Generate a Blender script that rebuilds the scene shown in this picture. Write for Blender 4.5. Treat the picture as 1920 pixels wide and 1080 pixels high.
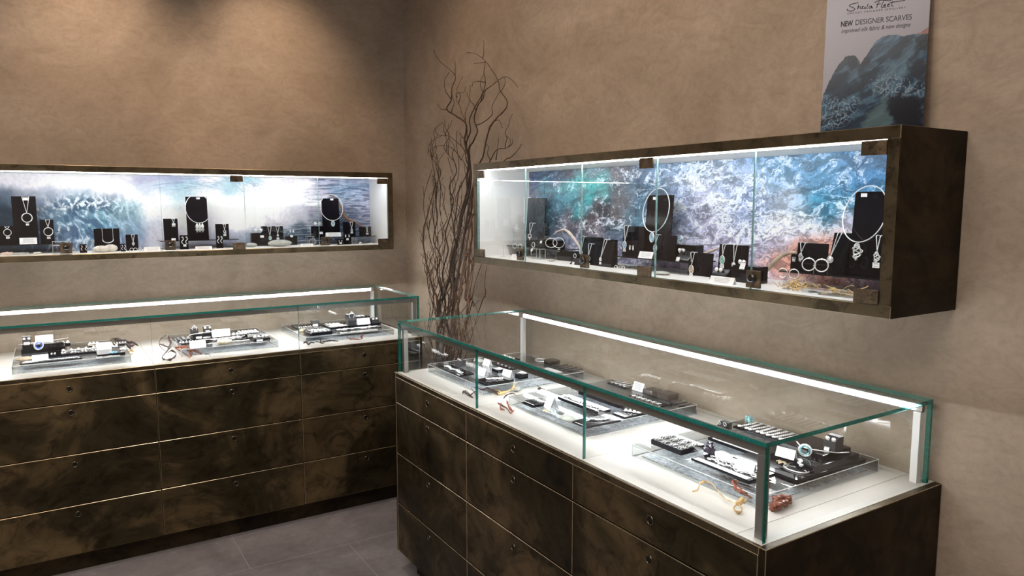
import bpy, bmesh, math, random
import numpy as np
from mathutils import Vector, Matrix, Euler

for o in list(bpy.data.objects): bpy.data.objects.remove(o, do_unlink=True)
SC = bpy.context.scene
COL = SC.collection
PI = math.pi
R = math.radians

# ------------------------------------------------------------------ camera
cd = bpy.data.cameras.new('camera'); cam = bpy.data.objects.new('camera', cd); COL.objects.link(cam)
cd.sensor_width = 36.0; cd.sensor_fit = 'HORIZONTAL'
cd.lens = 1376.44 / 1920 * 36.0; cd.clip_start = 0.05
cam.location = (-1.9, -4.2352, 1.6)
cam.rotation_euler = (R(90 - 6.5607), 0, R(-32.3492))
SC.camera = cam

# ------------------------------------------------------------------ world and room lights
w = bpy.data.worlds.new('world'); SC.world = w; w.use_nodes = True
w.node_tree.nodes['Background'].inputs[0].default_value = (0.9, 0.85, 0.8, 1)
w.node_tree.nodes['Background'].inputs[1].default_value = 0.05
SC.view_settings.view_transform = 'Standard'; SC.view_settings.look = 'None'
SC.view_settings.gamma = 1.0; SC.view_settings.exposure = 0.60
try: SC.view_settings.use_curve_mapping = False
except Exception: pass

def spot(name, loc, target, power, size, blend=0.9, color=(1, .80, .60), radius=.03):
    l = bpy.data.lights.new(name, 'SPOT'); l.energy = power; l.color = color
    l.spot_size = R(size); l.spot_blend = blend; l.shadow_soft_size = radius
    o = bpy.data.objects.new(name, l); COL.objects.link(o); o.location = loc
    o.rotation_euler = (Vector(target) - Vector(loc)).to_track_quat('-Z', 'Y').to_euler()
    return o
def area(name, loc, target, power, sx, sy, color=(1, .93, .86)):
    l = bpy.data.lights.new(name, 'AREA'); l.energy = power; l.color = color
    l.shape = 'RECTANGLE'; l.size = sx; l.size_y = sy
    o = bpy.data.objects.new(name, l); COL.objects.link(o); o.location = loc
    o.rotation_euler = (Vector(target) - Vector(loc)).to_track_quat('-Z', 'Y').to_euler()
    return o
CEIL = 3.2
#@LIGHTS
# ceiling spots washing the plaster
WARM = (1, .73, .51)
spot('ceiling_spot', (-1.66, -0.62, CEIL - .03), (-1.66, -.02, 2.0), 39, 72, 1.0, WARM, .06)
spot('ceiling_spot', (-0.82, -0.62, CEIL - .03), (-0.80, -.02, 1.96), 39, 72, 1.0, WARM, .06)
spot('ceiling_spot', (-2.9, -0.62, CEIL - .03), (-2.9, -.02, 2.0), 24, 74, 1.0, WARM, .06)
spot('ceiling_spot', (-0.9, -1.1, CEIL - .03), (-.02, -1.0, 1.9), 17, 85, 1.0, WARM, .06)
spot('ceiling_spot', (-0.9, -2.15, CEIL - .03), (-.02, -2.1, 2.0), 25, 85, 1.0, WARM, .06)
spot('ceiling_spot', (-0.9, -3.35, CEIL - .03), (-.02, -3.1, 1.9), 13, 80, 1.0, WARM, .06)
spot('ceiling_spot', (-1.3, -1.6, CEIL - .03), (-1.2, -1.2, 0), 55, 75, 1.0, (1, .88, .78), .05)
spot('ceiling_spot', (-2.3, -2.3, CEIL - .03), (-2.0, -0.7, .3), 60, 60, 1.0, WARM, .05)
area('ambient_fill_light', (-2.9, -3.6, CEIL - .03), (-2.9, -3.6, 0), 74, 2.4, 2.4)  # overhead fill added to raise the ambient level, not a fitting of the shop

# ------------------------------------------------------------------ tagging
def tag(o, label=None, cat=None, group=None, kind=None):
    if label: o['label'] = label
    if cat: o['category'] = cat
    if group: o['group'] = group
    if kind: o['kind'] = kind
    return o
def empty(name, loc=(0, 0, 0), rz=0, rx=0, label=None, cat=None, group=None):
    o = bpy.data.objects.new(name, None); COL.objects.link(o); o.empty_display_size = .02
    o.location = loc; o.rotation_euler = (rx, 0, rz)
    return tag(o, label, cat, group)

# ------------------------------------------------------------------ materials
def newmat(name):
    m = bpy.data.materials.new(name); m.use_nodes = True
    nt = m.node_tree; b = nt.nodes['Principled BSDF']
    return m, nt, b
def setc(b, key, v):
    if key in b.inputs: b.inputs[key].default_value = v
def simple(name, col, rough=.5, metal=0., coat=0., spec=None, emis=None, es=0, bumps=None, vary=None):
    m, nt, b = newmat(name)
    setc(b, 'Base Color', (*col, 1)); setc(b, 'Roughness', rough); setc(b, 'Metallic', metal)
    if coat: setc(b, 'Coat Weight', coat); setc(b, 'Coat Roughness', .03)
    if spec is not None: setc(b, 'Specular IOR Level', spec)
    if emis: setc(b, 'Emission Color', (*emis, 1)); setc(b, 'Emission Strength', es)
    if vary or bumps:
        tc = nt.nodes.new('ShaderNodeTexCoord'); n = nt.nodes.new('ShaderNodeTexNoise')
        nt.links.new(tc.outputs['Object'], n.inputs['Vector'])
        sc_, amt = (vary or bumps)[:2]
        n.inputs['Scale'].default_value = sc_; n.inputs['Detail'].default_value = 4
        if vary:
            r = nt.nodes.new('ShaderNodeValToRGB')
            r.color_ramp.elements[0].position = .3; r.color_ramp.elements[1].position = .7
            r.color_ramp.elements[0].color = (*[c * (1 - amt) for c in col], 1)
            r.color_ramp.elements[1].color = (*[min(1, c * (1 + amt)) for c in col], 1)
            nt.links.new(n.outputs['Fac'], r.inputs['Fac']); nt.links.new(r.outputs['Color'], b.inputs['Base Color'])
        if bumps:
            bp = nt.nodes.new('ShaderNodeBump'); bp.inputs['Strength'].default_value = bumps[1]; bp.inputs['Distance'].default_value = bumps[2]
            nt.links.new(n.outputs['Fac'], bp.inputs['Height']); nt.links.new(bp.outputs['Normal'], b.inputs['Normal'])
    return m

def ramp(nt, fac, stops):
    r = nt.nodes.new('ShaderNodeValToRGB'); e = r.color_ramp.elements
    e[0].position = stops[0][0]; e[0].color = (*stops[0][1], 1)
    e[1].position = stops[-1][0]; e[1].color = (*stops[-1][1], 1)
    for p, c in stops[1:-1]:
        x = e.new(p); x.color = (*c, 1)
    nt.links.new(fac, r.inputs['Fac']); return r.outputs['Color']
def noise(nt, vec, scale, detail=5, rough=.55, dist=0.):
    n = nt.nodes.new('ShaderNodeTexNoise'); n.inputs['Scale'].default_value = scale
    n.inputs['Detail'].default_value = detail; n.inputs['Roughness'].default_value = rough
    n.inputs['Distortion'].default_value = dist
    nt.links.new(vec, n.inputs['Vector']); return n.outputs['Fac']
def mapping(nt, vec, scale):
    m = nt.nodes.new('ShaderNodeMapping'); m.inputs['Scale'].default_value = scale
    nt.links.new(vec, m.inputs['Vector']); return m.outputs['Vector']
def mixc(nt, a, b, fac, mode='MIX'):
    m = nt.nodes.new('ShaderNodeMix'); m.data_type = 'RGBA'; m.blend_type = mode
    if isinstance(fac, float): m.inputs[0].default_value = fac
    else: nt.links.new(fac, m.inputs[0])
    for s, v in ((6, a), (7, b)):
        if isinstance(v, tuple): m.inputs[s].default_value = (*v, 1)
        else: nt.links.new(v, m.inputs[s])
    return m.outputs[2]

def mat_plaster():
    m, nt, b = newmat('trowelled plaster')
    g = nt.nodes.new('ShaderNodeNewGeometry').outputs['Position']
    big = noise(nt, g, 1.6, 6, .6, 1.2)
    c1 = ramp(nt, big, [(.3, (.305, .240, .184)), (.5, (.370, .292, .226)), (.7, (.436, .350, .278))])
    v2 = mapping(nt, g, (3.0, 3.0, 5.5)); sm = noise(nt, v2, 2.4, 8, .7, 2.5)
    c2 = ramp(nt, sm, [(.32, (.87, .865, .855)), (.5, (1, 1, 1)), (.68, (1.09, 1.08, 1.07))])
    col = mixc(nt, c1, c2, 1.0, 'MULTIPLY')
    sp = noise(nt, g, 55, 5, .75, .2); c3 = ramp(nt, sp, [(.3, (.90, .90, .90)), (.5, (1, 1, 1)), (.72, (1.05, 1.05, 1.05))]); col = mixc(nt, col, c3, 1.0, 'MULTIPLY')
    nt.links.new(col, b.inputs['Base Color'])
    setc(b, 'Roughness', .72); setc(b, 'Specular IOR Level', .3)
    fine = noise(nt, g, 90, 4, .7, .3)
    mid = noise(nt, v2, 6, 6, .65, 1.5)
    ad = nt.nodes.new('ShaderNodeMath'); ad.operation = 'MULTIPLY_ADD'; ad.inputs[1].default_value = .25
    nt.links.new(fine, ad.inputs[0]); nt.links.new(mid, ad.inputs[2])
    bp = nt.nodes.new('ShaderNodeBump'); bp.inputs['Strength'].default_value = .22; bp.inputs['Distance'].default_value = .003
    nt.links.new(ad.outputs[0], bp.inputs['Height']); nt.links.new(bp.outputs['Normal'], b.inputs['Normal'])
    return m
def mat_bronze(name, dark, mid, light, rough=.42, scale=2.2, metal=.75):
    m, nt, b = newmat(name)
    g = nt.nodes.new('ShaderNodeNewGeometry').outputs['Position']
    v = mapping(nt, g, (1, 1, 1.25))
    n1 = noise(nt, v, scale, 7, .62, 1.1)
    col = ramp(nt, n1, [(.30, dark), (.47, mid), (.60, light), (.72, tuple(c * 1.25 for c in light))])
    n2 = noise(nt, v, scale * 4.5, 6, .7, .8)
    blot = ramp(nt, n2, [(.36, (.35, .33, .3)), (.5, (1, 1, 1)), (.8, (1.15, 1.12, 1.05))])
    col = mixc(nt, col, blot, .8, 'MULTIPLY')
    nt.links.new(col, b.inputs['Base Color'])
    setc(b, 'Metallic', metal)
    vs = mapping(nt, g, (140, 140, 3)); br = noise(nt, vs, 1, 2, .5)
    n3 = noise(nt, v, scale * 2, 5, .6, .5)
    rr = nt.nodes.new('ShaderNodeMapRange'); rr.inputs[1].default_value = .3; rr.inputs[2].default_value = .7
    rr.inputs[3].default_value = rough - .10; rr.inputs[4].default_value = rough + .14
    nt.links.new(n3, rr.inputs[0]); nt.links.new(rr.outputs[0], b.inputs['Roughness'])
    bp = nt.nodes.new('ShaderNodeBump'); bp.inputs['Strength'].default_value = .06; bp.inputs['Distance'].default_value = .001
    nt.links.new(br, bp.inputs['Height']); nt.links.new(bp.outputs['Normal'], b.inputs['Normal'])
    return m
def mat_glass(name, tint=(.965, .985, .98), f0=.045, gain=1.0):
    # clear pane: see-through with a Schlick mirror share on top (thin glass, no bending)
    m = bpy.data.materials.new(name); m.use_nodes = True; nt = m.node_tree; nt.nodes.clear()
    out = nt.nodes.new('ShaderNodeOutputMaterial')
    tr = nt.nodes.new('ShaderNodeBsdfTransparent'); tr.inputs[0].default_value = (*tint, 1)
    gl = nt.nodes.new('ShaderNodeBsdfGlossy'); gl.inputs['Roughness'].default_value = 0.0
    gl.inputs[0].default_value = (1, 1, 1, 1)
    geo = nt.nodes.new('ShaderNodeNewGeometry')
    d = nt.nodes.new('ShaderNodeVectorMath'); d.operation = 'DOT_PRODUCT'
    nt.links.new(geo.outputs['Normal'], d.inputs[0]); nt.links.new(geo.outputs['Incoming'], d.inputs[1])
    def mth(op, a, b=None):
        n = nt.nodes.new('ShaderNodeMath'); n.operation = op
        for i, v in enumerate((a, b)):
            if v is None: continue
            if isinstance(v, (int, float)): n.inputs[i].default_value = v
            else: nt.links.new(v, n.inputs[i])
        return n.outputs[0]
    ab = mth('ABSOLUTE', d.outputs['Value']); om = mth('SUBTRACT', 1.0, ab); p5 = mth('POWER', om, 5.0)
    f = mth('MULTIPLY_ADD', p5, (1 - f0) * gain); f.node.inputs[2].default_value = f0
    mx = nt.nodes.new('ShaderNodeMixShader'); nt.links.new(f, mx.inputs[0])
    nt.links.new(tr.outputs[0], mx.inputs[1]); nt.links.new(gl.outputs[0], mx.inputs[2])
    nt.links.new(mx.outputs[0], out.inputs['Surface'])
    return m
def mat_floor():
    m, nt, b = newmat('dark stone tile')
    g = nt.nodes.new('ShaderNodeNewGeometry').outputs['Position']
    n1 = noise(nt, g, 3.5, 8, .68, .6)
    c = ramp(nt, n1, [(.3, (.14, .125, .130)), (.5, (.185, .168, .175)), (.75, (.25, .228, .235))])
    n2 = noise(nt, g, 24, 5, .75, .3)
    c2 = ramp(nt, n2, [(.35, (.8, .8, .8)), (.6, (1, 1, 1)), (.74, (1.6, 1.55, 1.5))])
    c = mixc(nt, c, c2, .7, 'MULTIPLY')
    br = nt.nodes.new('ShaderNodeTexBrick'); br.offset = .5; br.inputs['Scale'].default_value = 1
    br.inputs['Brick Width'].default_value = .9; br.inputs['Row Height'].default_value = .6
    br.inputs['Mortar Size'].default_value = .0022; br.inputs['Mortar Smooth'].default_value = .2
    mp = nt.nodes.new('ShaderNodeMapping'); mp.inputs['Location'].default_value = (.33, .42, 0)
    nt.links.new(g, mp.inputs['Vector']); nt.links.new(mp.outputs[0], br.inputs['Vector'])
    c = mixc(nt, c, (.27, .255, .26), br.outputs['Fac'])
    nt.links.new(c, b.inputs['Base Color'])
    rr = nt.nodes.new('ShaderNodeMapRange'); rr.inputs[3].default_value = .42; rr.inputs[4].default_value = .62
    nt.links.new(n1, rr.inputs[0]); nt.links.new(rr.outputs[0], b.inputs['Roughness'])
    bp = nt.nodes.new('ShaderNodeBump'); bp.inputs['Strength'].default_value = .15; bp.inputs['Distance'].default_value = .002
    nt.links.new(n2, bp.inputs['Height']); nt.links.new(bp.outputs['Normal'], b.inputs['Normal'])
    return m
def mat_print(name, rough=.35, det=0.):
    m, nt, b = newmat(name)
    a = nt.nodes.new('ShaderNodeVertexColor'); a.layer_name = 'print'
    nt.links.new(a.outputs['Color'], b.inputs['Base Color'])
    setc(b, 'Roughness', rough); setc(b, 'Specular IOR Level', .4)
    return m
def emit(name, col, s):
    m, nt, b = newmat(name)
    setc(b, 'Base Color', (.9, .9, .9, 1)); setc(b, 'Emission Color', (*col, 1)); setc(b, 'Emission Strength', s)
    return m

M = {}
M['plaster'] = mat_plaster()
M['floor'] = mat_floor()
M['ceiling'] = simple('grey ceiling paint', (.16, .14, .125), .8, vary=(2, .1))
M['bronze'] = mat_bronze('dark patinated bronze', (.018, .014, .007), (.058, .045, .022), (.165, .118, .060))
M['bronze_dark'] = mat_bronze('black bronze', (.012, .009, .005), (.026, .019, .010), (.060, .042, .022), .5)
M['bronze_frame'] = mat_bronze('brushed brown bronze', (.080, .060, .034), (.100, .076, .044), (.13, .10, .060), .36, 3)
M['brass_edge'] = simple('worn brass edge', (.50, .41, .27), .33, .85, vary=(25, .25))
M['clamp'] = mat_bronze('bronze clamp', (.065, .045, .028), (.10, .072, .045), (.17, .12, .078), .42, 16)
M['knob'] = simple('black knob', (.01, .01, .01), .15, 0, .5)
M['lock'] = simple('dark chrome lock', (.20, .17, .13), .25, .95)
M['lock_core'] = simple('black lock core', (.015, .012, .01), .35, .5)
M['gap'] = simple('shadow gap black', (.012, .011, .010), .8)
M['glass'] = mat_glass('clear glass', (.985, .995, .99), .075)
M['clear'] = mat_glass('clear glass inner face', (.985, .995, .99), 0.0, 0.0)
M['edge'] = None
def mat_edge():
    m, nt, b = newmat('green glass edge')
    g = nt.nodes.new('ShaderNodeNewGeometry').outputs['Position']
    n = noise(nt, g, 160, 3, .7)
    c = ramp(nt, n, [(.3, (.0, .13, .105)), (.6, (.008, .19, .16)), (.76, (.06, .50, .44))])
    nt.links.new(c, b.inputs['Base Color']); setc(b, 'Roughness', .12)
    setc(b, 'Transmission Weight', .35); setc(b, 'IOR', 1.4)
    return m
M['edge'] = mat_edge()
M['edge_pale'] = simple('pale green glass edge', (.20, .36, .35), .15, vary=(120, .25))
M['frame_metal'] = simple('brushed aluminium frame', (.30, .285, .27), .38, .75, vary=(30, .06))  # frame aluminium, its shaded outside look put into the grey
M['lit_metal'] = simple('aluminium in lit tone', (.82, .82, .82), .35)  # same aluminium, whitened in colour as if lit from inside the case
M['white'] = simple('white laminate', (.70, .675, .64), .42, vary=(3, .04))
M['liner'] = simple('white case liner', (.78, .77, .76), .45, vary=(3, .03))
M['led'] = emit('led diffuser', (.96, .98, 1.0), 44)
M['led_case'] = emit('led case strip', (.95, .97, 1.0), 47)
M['black'] = simple('gloss black acrylic', (.006, .006, .009), .08, 0, 0, .32, vary=(9, .2))
M['black_matte'] = simple('black display card', (.022, .022, .025), .38, vary=(40, .2))
M['acrylic'] = mat_glass('clear acrylic', (.93, .945, .95), .06)
M['acrylic_edge'] = simple('frosted acrylic edge', (.72, .76, .76), .3)
M['silver'] = simple('polished silver', (.93, .93, .94), .30, .62, vary=(80, .05))
M['silver_dark'] = simple('oxidised silver', (.30, .30, .32), .3, 1, vary=(120, .3))
M['card'] = simple('white card', (.88, .88, .90), .6, vary=(5, .02))
M['ink'] = simple('grey print', (.42, .42, .45), .7)
M['ink_dark'] = simple('black ink', (.012, .012, .02), .6)
M['gold'] = simple('gold vermeil', (.85, .60, .32), .2, 1)
def enamel(name, a, c):
    m, nt, b = newmat(name); g = nt.nodes.new('ShaderNodeTexCoord').outputs['Object']
    n = noise(nt, g, 45, 3, .6, 1.5); nt.links.new(ramp(nt, n, [(.35, a), (.6, c)]), b.inputs['Base Color'])
    setc(b, 'Roughness', .08); setc(b, 'Coat Weight', .6); return m
M['enamel_blue'] = enamel('blue enamel', (.02, .12, .26), (.30, .58, .78))
M['enamel_green'] = enamel('green enamel', (.01, .14, .12), (.15, .55, .42))
M['enamel_teal'] = enamel('teal enamel', (.03, .22, .26), (.45, .78, .78))
M['enamel_royal'] = enamel('royal blue enamel', (.02, .04, .45), (.15, .30, .85))
M['enamel_violet'] = enamel('violet enamel', (.10, .08, .35), (.45, .42, .75))
M['driftwood'] = simple('bleached driftwood', (.42, .34, .25), .8, vary=(30, .3))
M['driftwood_brown'] = simple('orange brown driftwood', (.28, .15, .08), .75, vary=(30, .35))
M['driftwood_pink'] = simple('pale pink driftwood', (.62, .50, .44), .8, vary=(30, .2))
M['willow'] = simple('brown willow bark', (.042, .024, .014), .6, vary=(18, .45))
M['willow_red'] = simple('reddish willow bark', (.085, .038, .018), .55, vary=(18, .4))
M['weed_dark'] = simple('dried dark seaweed', (.045, .022, .022), .35, vary=(60, .5), coat=.2)
M['weed_brown'] = simple('dried red brown seaweed', (.26, .070, .035), .4, vary=(60, .55), coat=.2)
M['weed_gold'] = simple('dried golden seaweed', (.62, .42, .18), .45, vary=(60, .45), coat=.2)
M['pebble'] = simple('grey green pebble', (.40, .42, .39), .6, vary=(40, .2))
M['pebble_light'] = simple('pale stone', (.66, .63, .58), .7, vary=(50, .3))
M['shell'] = simple('cream shell', (.74, .62, .42), .4, vary=(60, .3))
M['crystal'] = simple('dark amethyst', (.045, .035, .055), .12, .2, vary=(60, .9))
def mat_water():
    m, nt, b = newmat('water print'); g = nt.nodes.new('ShaderNodeNewGeometry').outputs['Position']
    v = mapping(nt, g, (1.6, 1.0, 1)); n = noise(nt, v, 60, 7, .8, .7)
    c = ramp(nt, n, [(.34, (.07, .11, .16)), (.45, (.26, .31, .37)), (.54, (.56, .60, .65)), (.64, (.90, .91, .92))])
    nt.links.new(c, b.inputs['Base Color']); setc(b, 'Roughness', .3); return m
M['water'] = mat_water()
M['vase'] = simple('dark stoneware', (.03, .028, .026), .5)
M['poster'] = mat_print('poster print', .22)
M['art'] = mat_print('sea photograph print', .3)
M['poster_edge'] = simple('poster board edge', (.62, .56, .46), .5)

# ------------------------------------------------------------------ mesh builder
class MB:
    def __init__(s): s.v = []; s.f = []; s.m = []; s.sm = []
    def add(s, vs, fs, mi=0, smooth=False, mtx=None):
        o = len(s.v)
        for p in vs: s.v.append(tuple(mtx @ Vector(p)) if mtx is not None else tuple(p))
        for f in fs: s.f.append(tuple(i + o for i in f)); s.m.append(mi); s.sm.append(smooth)
        return s
    def box(s, x0, x1, y0, y1, z0, z1, mi=0, mtx=None, side=None):
        vs = [(x0, y0, z0), (x1, y0, z0), (x1, y1, z0), (x0, y1, z0), (x0, y0, z1), (x1, y0, z1), (x1, y1, z1), (x0, y1, z1)]
        fs = [(0, 3, 2, 1), (4, 5, 6, 7), (0, 1, 5, 4), (1, 2, 6, 5), (2, 3, 7, 6), (3, 0, 4, 7)]
        o = len(s.f); s.add(vs, fs, mi, False, mtx)
        if side:   # {face index: material}; 0 bottom 1 top 2 front 3 right 4 back 5 left
            for k, v in side.items(): s.m[o + k] = v
        return s
    def prism(s, pts, y0, y1, mi=0, mtx=None, axis='y'):
        n = len(pts)
        mk = (lambda a, b, d: (a, d, b)) if axis == 'y' else ((lambda a, b, d: (d, a, b)) if axis == 'x' else (lambda a, b, d: (a, b, d)))
        vs = [mk(a, b, y0) for a, b in pts] + [mk(a, b, y1) for a, b in pts]
        fs = [tuple(range(n)), tuple(range(2 * n - 1, n - 1, -1))] + [(i, i + n, (i + 1) % n + n, (i + 1) % n) for i in range(n)]
        return s.add(vs, fs, mi, False, mtx)
    def cyl(s, c, r, h, axis='z', n=20, mi=0, r2=None, mtx=None, smooth=True):
        r2 = r if r2 is None else r2; vs = []
        for k, (rr, t) in enumerate(((r, 0), (r2, h))):
            for i in range(n):
                a = 2 * PI * i / n; u, v = rr * math.cos(a), rr * math.sin(a)
                vs.append({'z': (c[0] + u, c[1] + v, c[2] + t), 'y': (c[0] + u, c[1] + t, c[2] + v), 'x': (c[0] + t, c[1] + u, c[2] + v)}[axis])
        fs = [(i, (i + 1) % n, (i + 1) % n + n, i + n) for i in range(n)]
        s.add(vs, fs, mi, smooth, mtx); o = len(s.v) - 2 * n
        s.f.append(tuple(o + i for i in range(n - 1, -1, -1))); s.m.append(mi); s.sm.append(False)
        s.f.append(tuple(o + n + i for i in range(n))); s.m.append(mi); s.sm.append(False)
        return s
    def tube(s, pts, r, n=6, mi=0, closed=False, flat=None, mtx=None):
        P = [Vector(p) for p in pts]; N = len(P)
        if N < 2: return s
        rs = r if isinstance(r, (list, tuple)) else [r] * N
        ups = Vector((0, 0, 1)); vs = []; prev = None
        for i in range(N):
            if closed: t = P[(i + 1) % N] - P[i - 1]
            else: t = P[min(i + 1, N - 1)] - P[max(i - 1, 0)]
            if t.length < 1e-9: t = Vector((0, 0, 1))
            t.normalize()
            if prev is None:
                a = t.orthogonal().normalized() if flat is None else (Vector(flat) - Vector(flat).dot(t) * t).normalized()
            else:
                a = prev - prev.dot(t) * t
                a = a.normalized() if a.length > 1e-6 else t.orthogonal().normalized()
            prev = a; b = t.cross(a)
            for k in range(n):
                an = 2 * PI * k / n; rr = rs[i]
                ra, rb = rr if isinstance(rr, tuple) else (rr, rr)
                vs.append(P[i] + a * ra * math.cos(an) + b * rb * math.sin(an))
        fs = []
        for i in range(N if closed else N - 1):
            j = (i + 1) % N
            for k in range(n): k2 = (k + 1) % n; fs.append((i * n + k, i * n + k2, j * n + k2, j * n + k))
        if not closed: fs += [tuple(range(n - 1, -1, -1)), tuple((N - 1) * n + k for k in range(n))]
        return s.add(vs, fs, mi, True, mtx)
    def torus(s, c, R1, r, n=20, m=6, mi=0, rot=None, sx=1, sz=1, mtx=None):
        ro = Euler(rot).to_matrix() if rot else Matrix.Identity(3)
        pts = [Vector(c) + ro @ Vector((R1 * sx * math.cos(2 * PI * i / n), 0, R1 * sz * math.sin(2 * PI * i / n))) for i in range(n)]
        return s.tube(pts, r, m, mi, True, mtx=mtx)
    def ball(s, c, r, mi=0, n=8, m=6, sc=(1, 1, 1), jit=0, rnd=None, mtx=None):
        vs = [(c[0], c[1], c[2] - r * sc[2])]; 
        for j in range(1, m):
            th = PI * j / m
            for i in range(n):
                a = 2 * PI * i / n; q = 1 + (rnd.uniform(-jit, jit) if jit else 0)
                vs.append((c[0] + r * q * sc[0] * math.sin(th) * math.cos(a), c[1] + r * q * sc[1] * math.sin(th) * math.sin(a), c[2] - r * q * sc[2] * math.cos(th)))
        vs.append((c[0], c[1], c[2] + r * sc[2])); L = len(vs) - 1
        fs = [(0, 1 + (i + 1) % n, 1 + i) for i in range(n)]
        for j in range(m - 2):
            for i in range(n):
                a, b = 1 + j * n + i, 1 + j * n + (i + 1) % n; fs.append((a, b, b + n, a + n))
        o = 1 + (m - 2) * n
        fs += [(L, o + i, o + (i + 1) % n) for i in range(n)]
        return s.add(vs, fs, mi, not jit or jit < .12, mtx)
    def mesh(s, name, mats):
        me = bpy.data.meshes.new(name); me.from_pydata(s.v, [], s.f)
        for m in mats: me.materials.append(M[m] if isinstance(m, str) else m)
        me.polygons.foreach_set('material_index', s.m); me.polygons.foreach_set('use_smooth', s.sm); me.update(); return me
    def build(s, name, mats, parent=None, bevel=0, bmi=None, loc=None, seg=1):
        if isinstance(mats, str): mats = [mats]
        o = bpy.data.objects.new(name, s.mesh(name, mats)); COL.objects.link(o)
        if parent: o.parent = parent
        if loc: o.location = loc
        if bevel:
            b = o.modifiers.new('bevel', 'BEVEL'); b.width = bevel; b.segments = seg; b.limit_method = 'ANGLE'; b.angle_limit = R(40)
            if bmi is not None: b.material = bmi
        return o

# ------------------------------------------------------------------ the room
def struct(name, mb, mats): return tag(mb.build(name, mats), kind='structure')
X0, Y0 = -5.2, -6.2
struct('wall_left', MB().box(X0 - .1, 0, 0, .1, 0, CEIL), ['plaster'])
struct('wall_right', MB().box(0, .1, Y0 - .1, .1, 0, CEIL), ['plaster'])
struct('wall_back', MB().box(X0 - .1, 0, Y0 - .1, Y0, 0, CEIL), ['plaster'])
struct('wall_far', MB().box(X0 - .1, X0, Y0, 0, 0, CEIL), ['plaster'])
struct('floor', MB().box(X0 - .1, .1, Y0 - .1, .1, -.05, 0), ['floor'])
struct('ceiling', MB().box(X0 - .1, .1, Y0 - .1, .1, CEIL, CEIL + .05), ['ceiling'])

# ------------------------------------------------------------------ sides: L stands along the wall y=0, R along the wall x=0
RZ = {'L': 0.0, 'R': -PI / 2}
def W(side, s, t, z): return (s, t, z) if side == 'L' else (t, -s, z)

# ------------------------------------------------------------------ drawer counters with a glass case on top
ROWS = [.888, .7615, .5388, .3148, .0944]
CDEP = .6835
def counter(side, ends, joints, keys, tops, label):
    a, b = ends
    root = empty('display_counter', W(side, 0, 0, 0), RZ[side], label=label, cat='display counter')
    F = -CDEP
    c = MB().box(a + .004, b - .004, F + .024, -.004, .0944, .879)
    c.build('carcass', ['gap'], root)
    for x0, x1 in ((a, a + .0125), (b - .0185, b)):
        MB().box(x0, x1, F, -.003, .0944, .888, 0, side={1: 2}).build('end_panel', ['bronze_dark', 'brass_edge', 'bronze_frame'], root, .0013, 1)
    MB().box(a + .07, b - .07, F + .06, -.02, 0, .0944).build('plinth', ['bronze_dark'], root)
    # rim and white display top
    rim = MB()
    rim.box(a + .0125, b - .0185, F + .0005, F + .0105, .870, .888)
    rim.build('top_rim', ['bronze_frame', 'brass_edge'], root, .0015, 1)
    seams = [a + .0125] + [x for x in tops] + [b - .0185]
    for i in range(len(seams) - 1):
        MB().box(seams[i] + .0007, seams[i + 1] - .0007, F + .0105, -.004, .872, .888).build('display_top', ['white'], root)
    cols = [a + .0125] + joints + [b - .0185]
    for i in range(len(cols) - 1):
        x0, x1 = cols[i] + .0015, cols[i + 1] - .0015
        for j in range(4):
            z1 = ROWS[j] - (.0195 if j == 0 else .0022); z0 = ROWS[j + 1] + .0022
            if j == 0: z1 = .8695
            d = MB().box(x0, x1, F, F + .021, z0, z1)
            dr = d.build('drawer', ['bronze', 'brass_edge'], root, .0013, 1)
            kx, kz = keys[i], (.824, .7215, .495, .274)[j]
            kx = kx if kx is not None else (x0 + x1) / 2
            lk = MB().torus((kx, F - .0015, kz), .0112, .0019, 24, 8).build('drawer_lock', ['lock'], dr)
            MB().cyl((kx, F - .003, kz), .0072, .004, 'y', 20).box(kx - .0008, kx + .0008, F - .0036, F - .002, kz - .0045, kz + .0045, 0).build('keyhole', ['lock_core'], dr)
    return root
cl = counter('L', (-2.225, -.222), [-1.5286, -.883], [-1.857, -1.207, -.551], [-1.531, -.881], 'long bronze drawer counter with glass top case under the left wall')
cr = counter('R', (1.377, 3.2954), [2.011, 2.6376], [1.698, 2.324, 2.953], [2.035, 2.66, 3.21], 'near bronze drawer counter with glass top case along the right wall')
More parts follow.
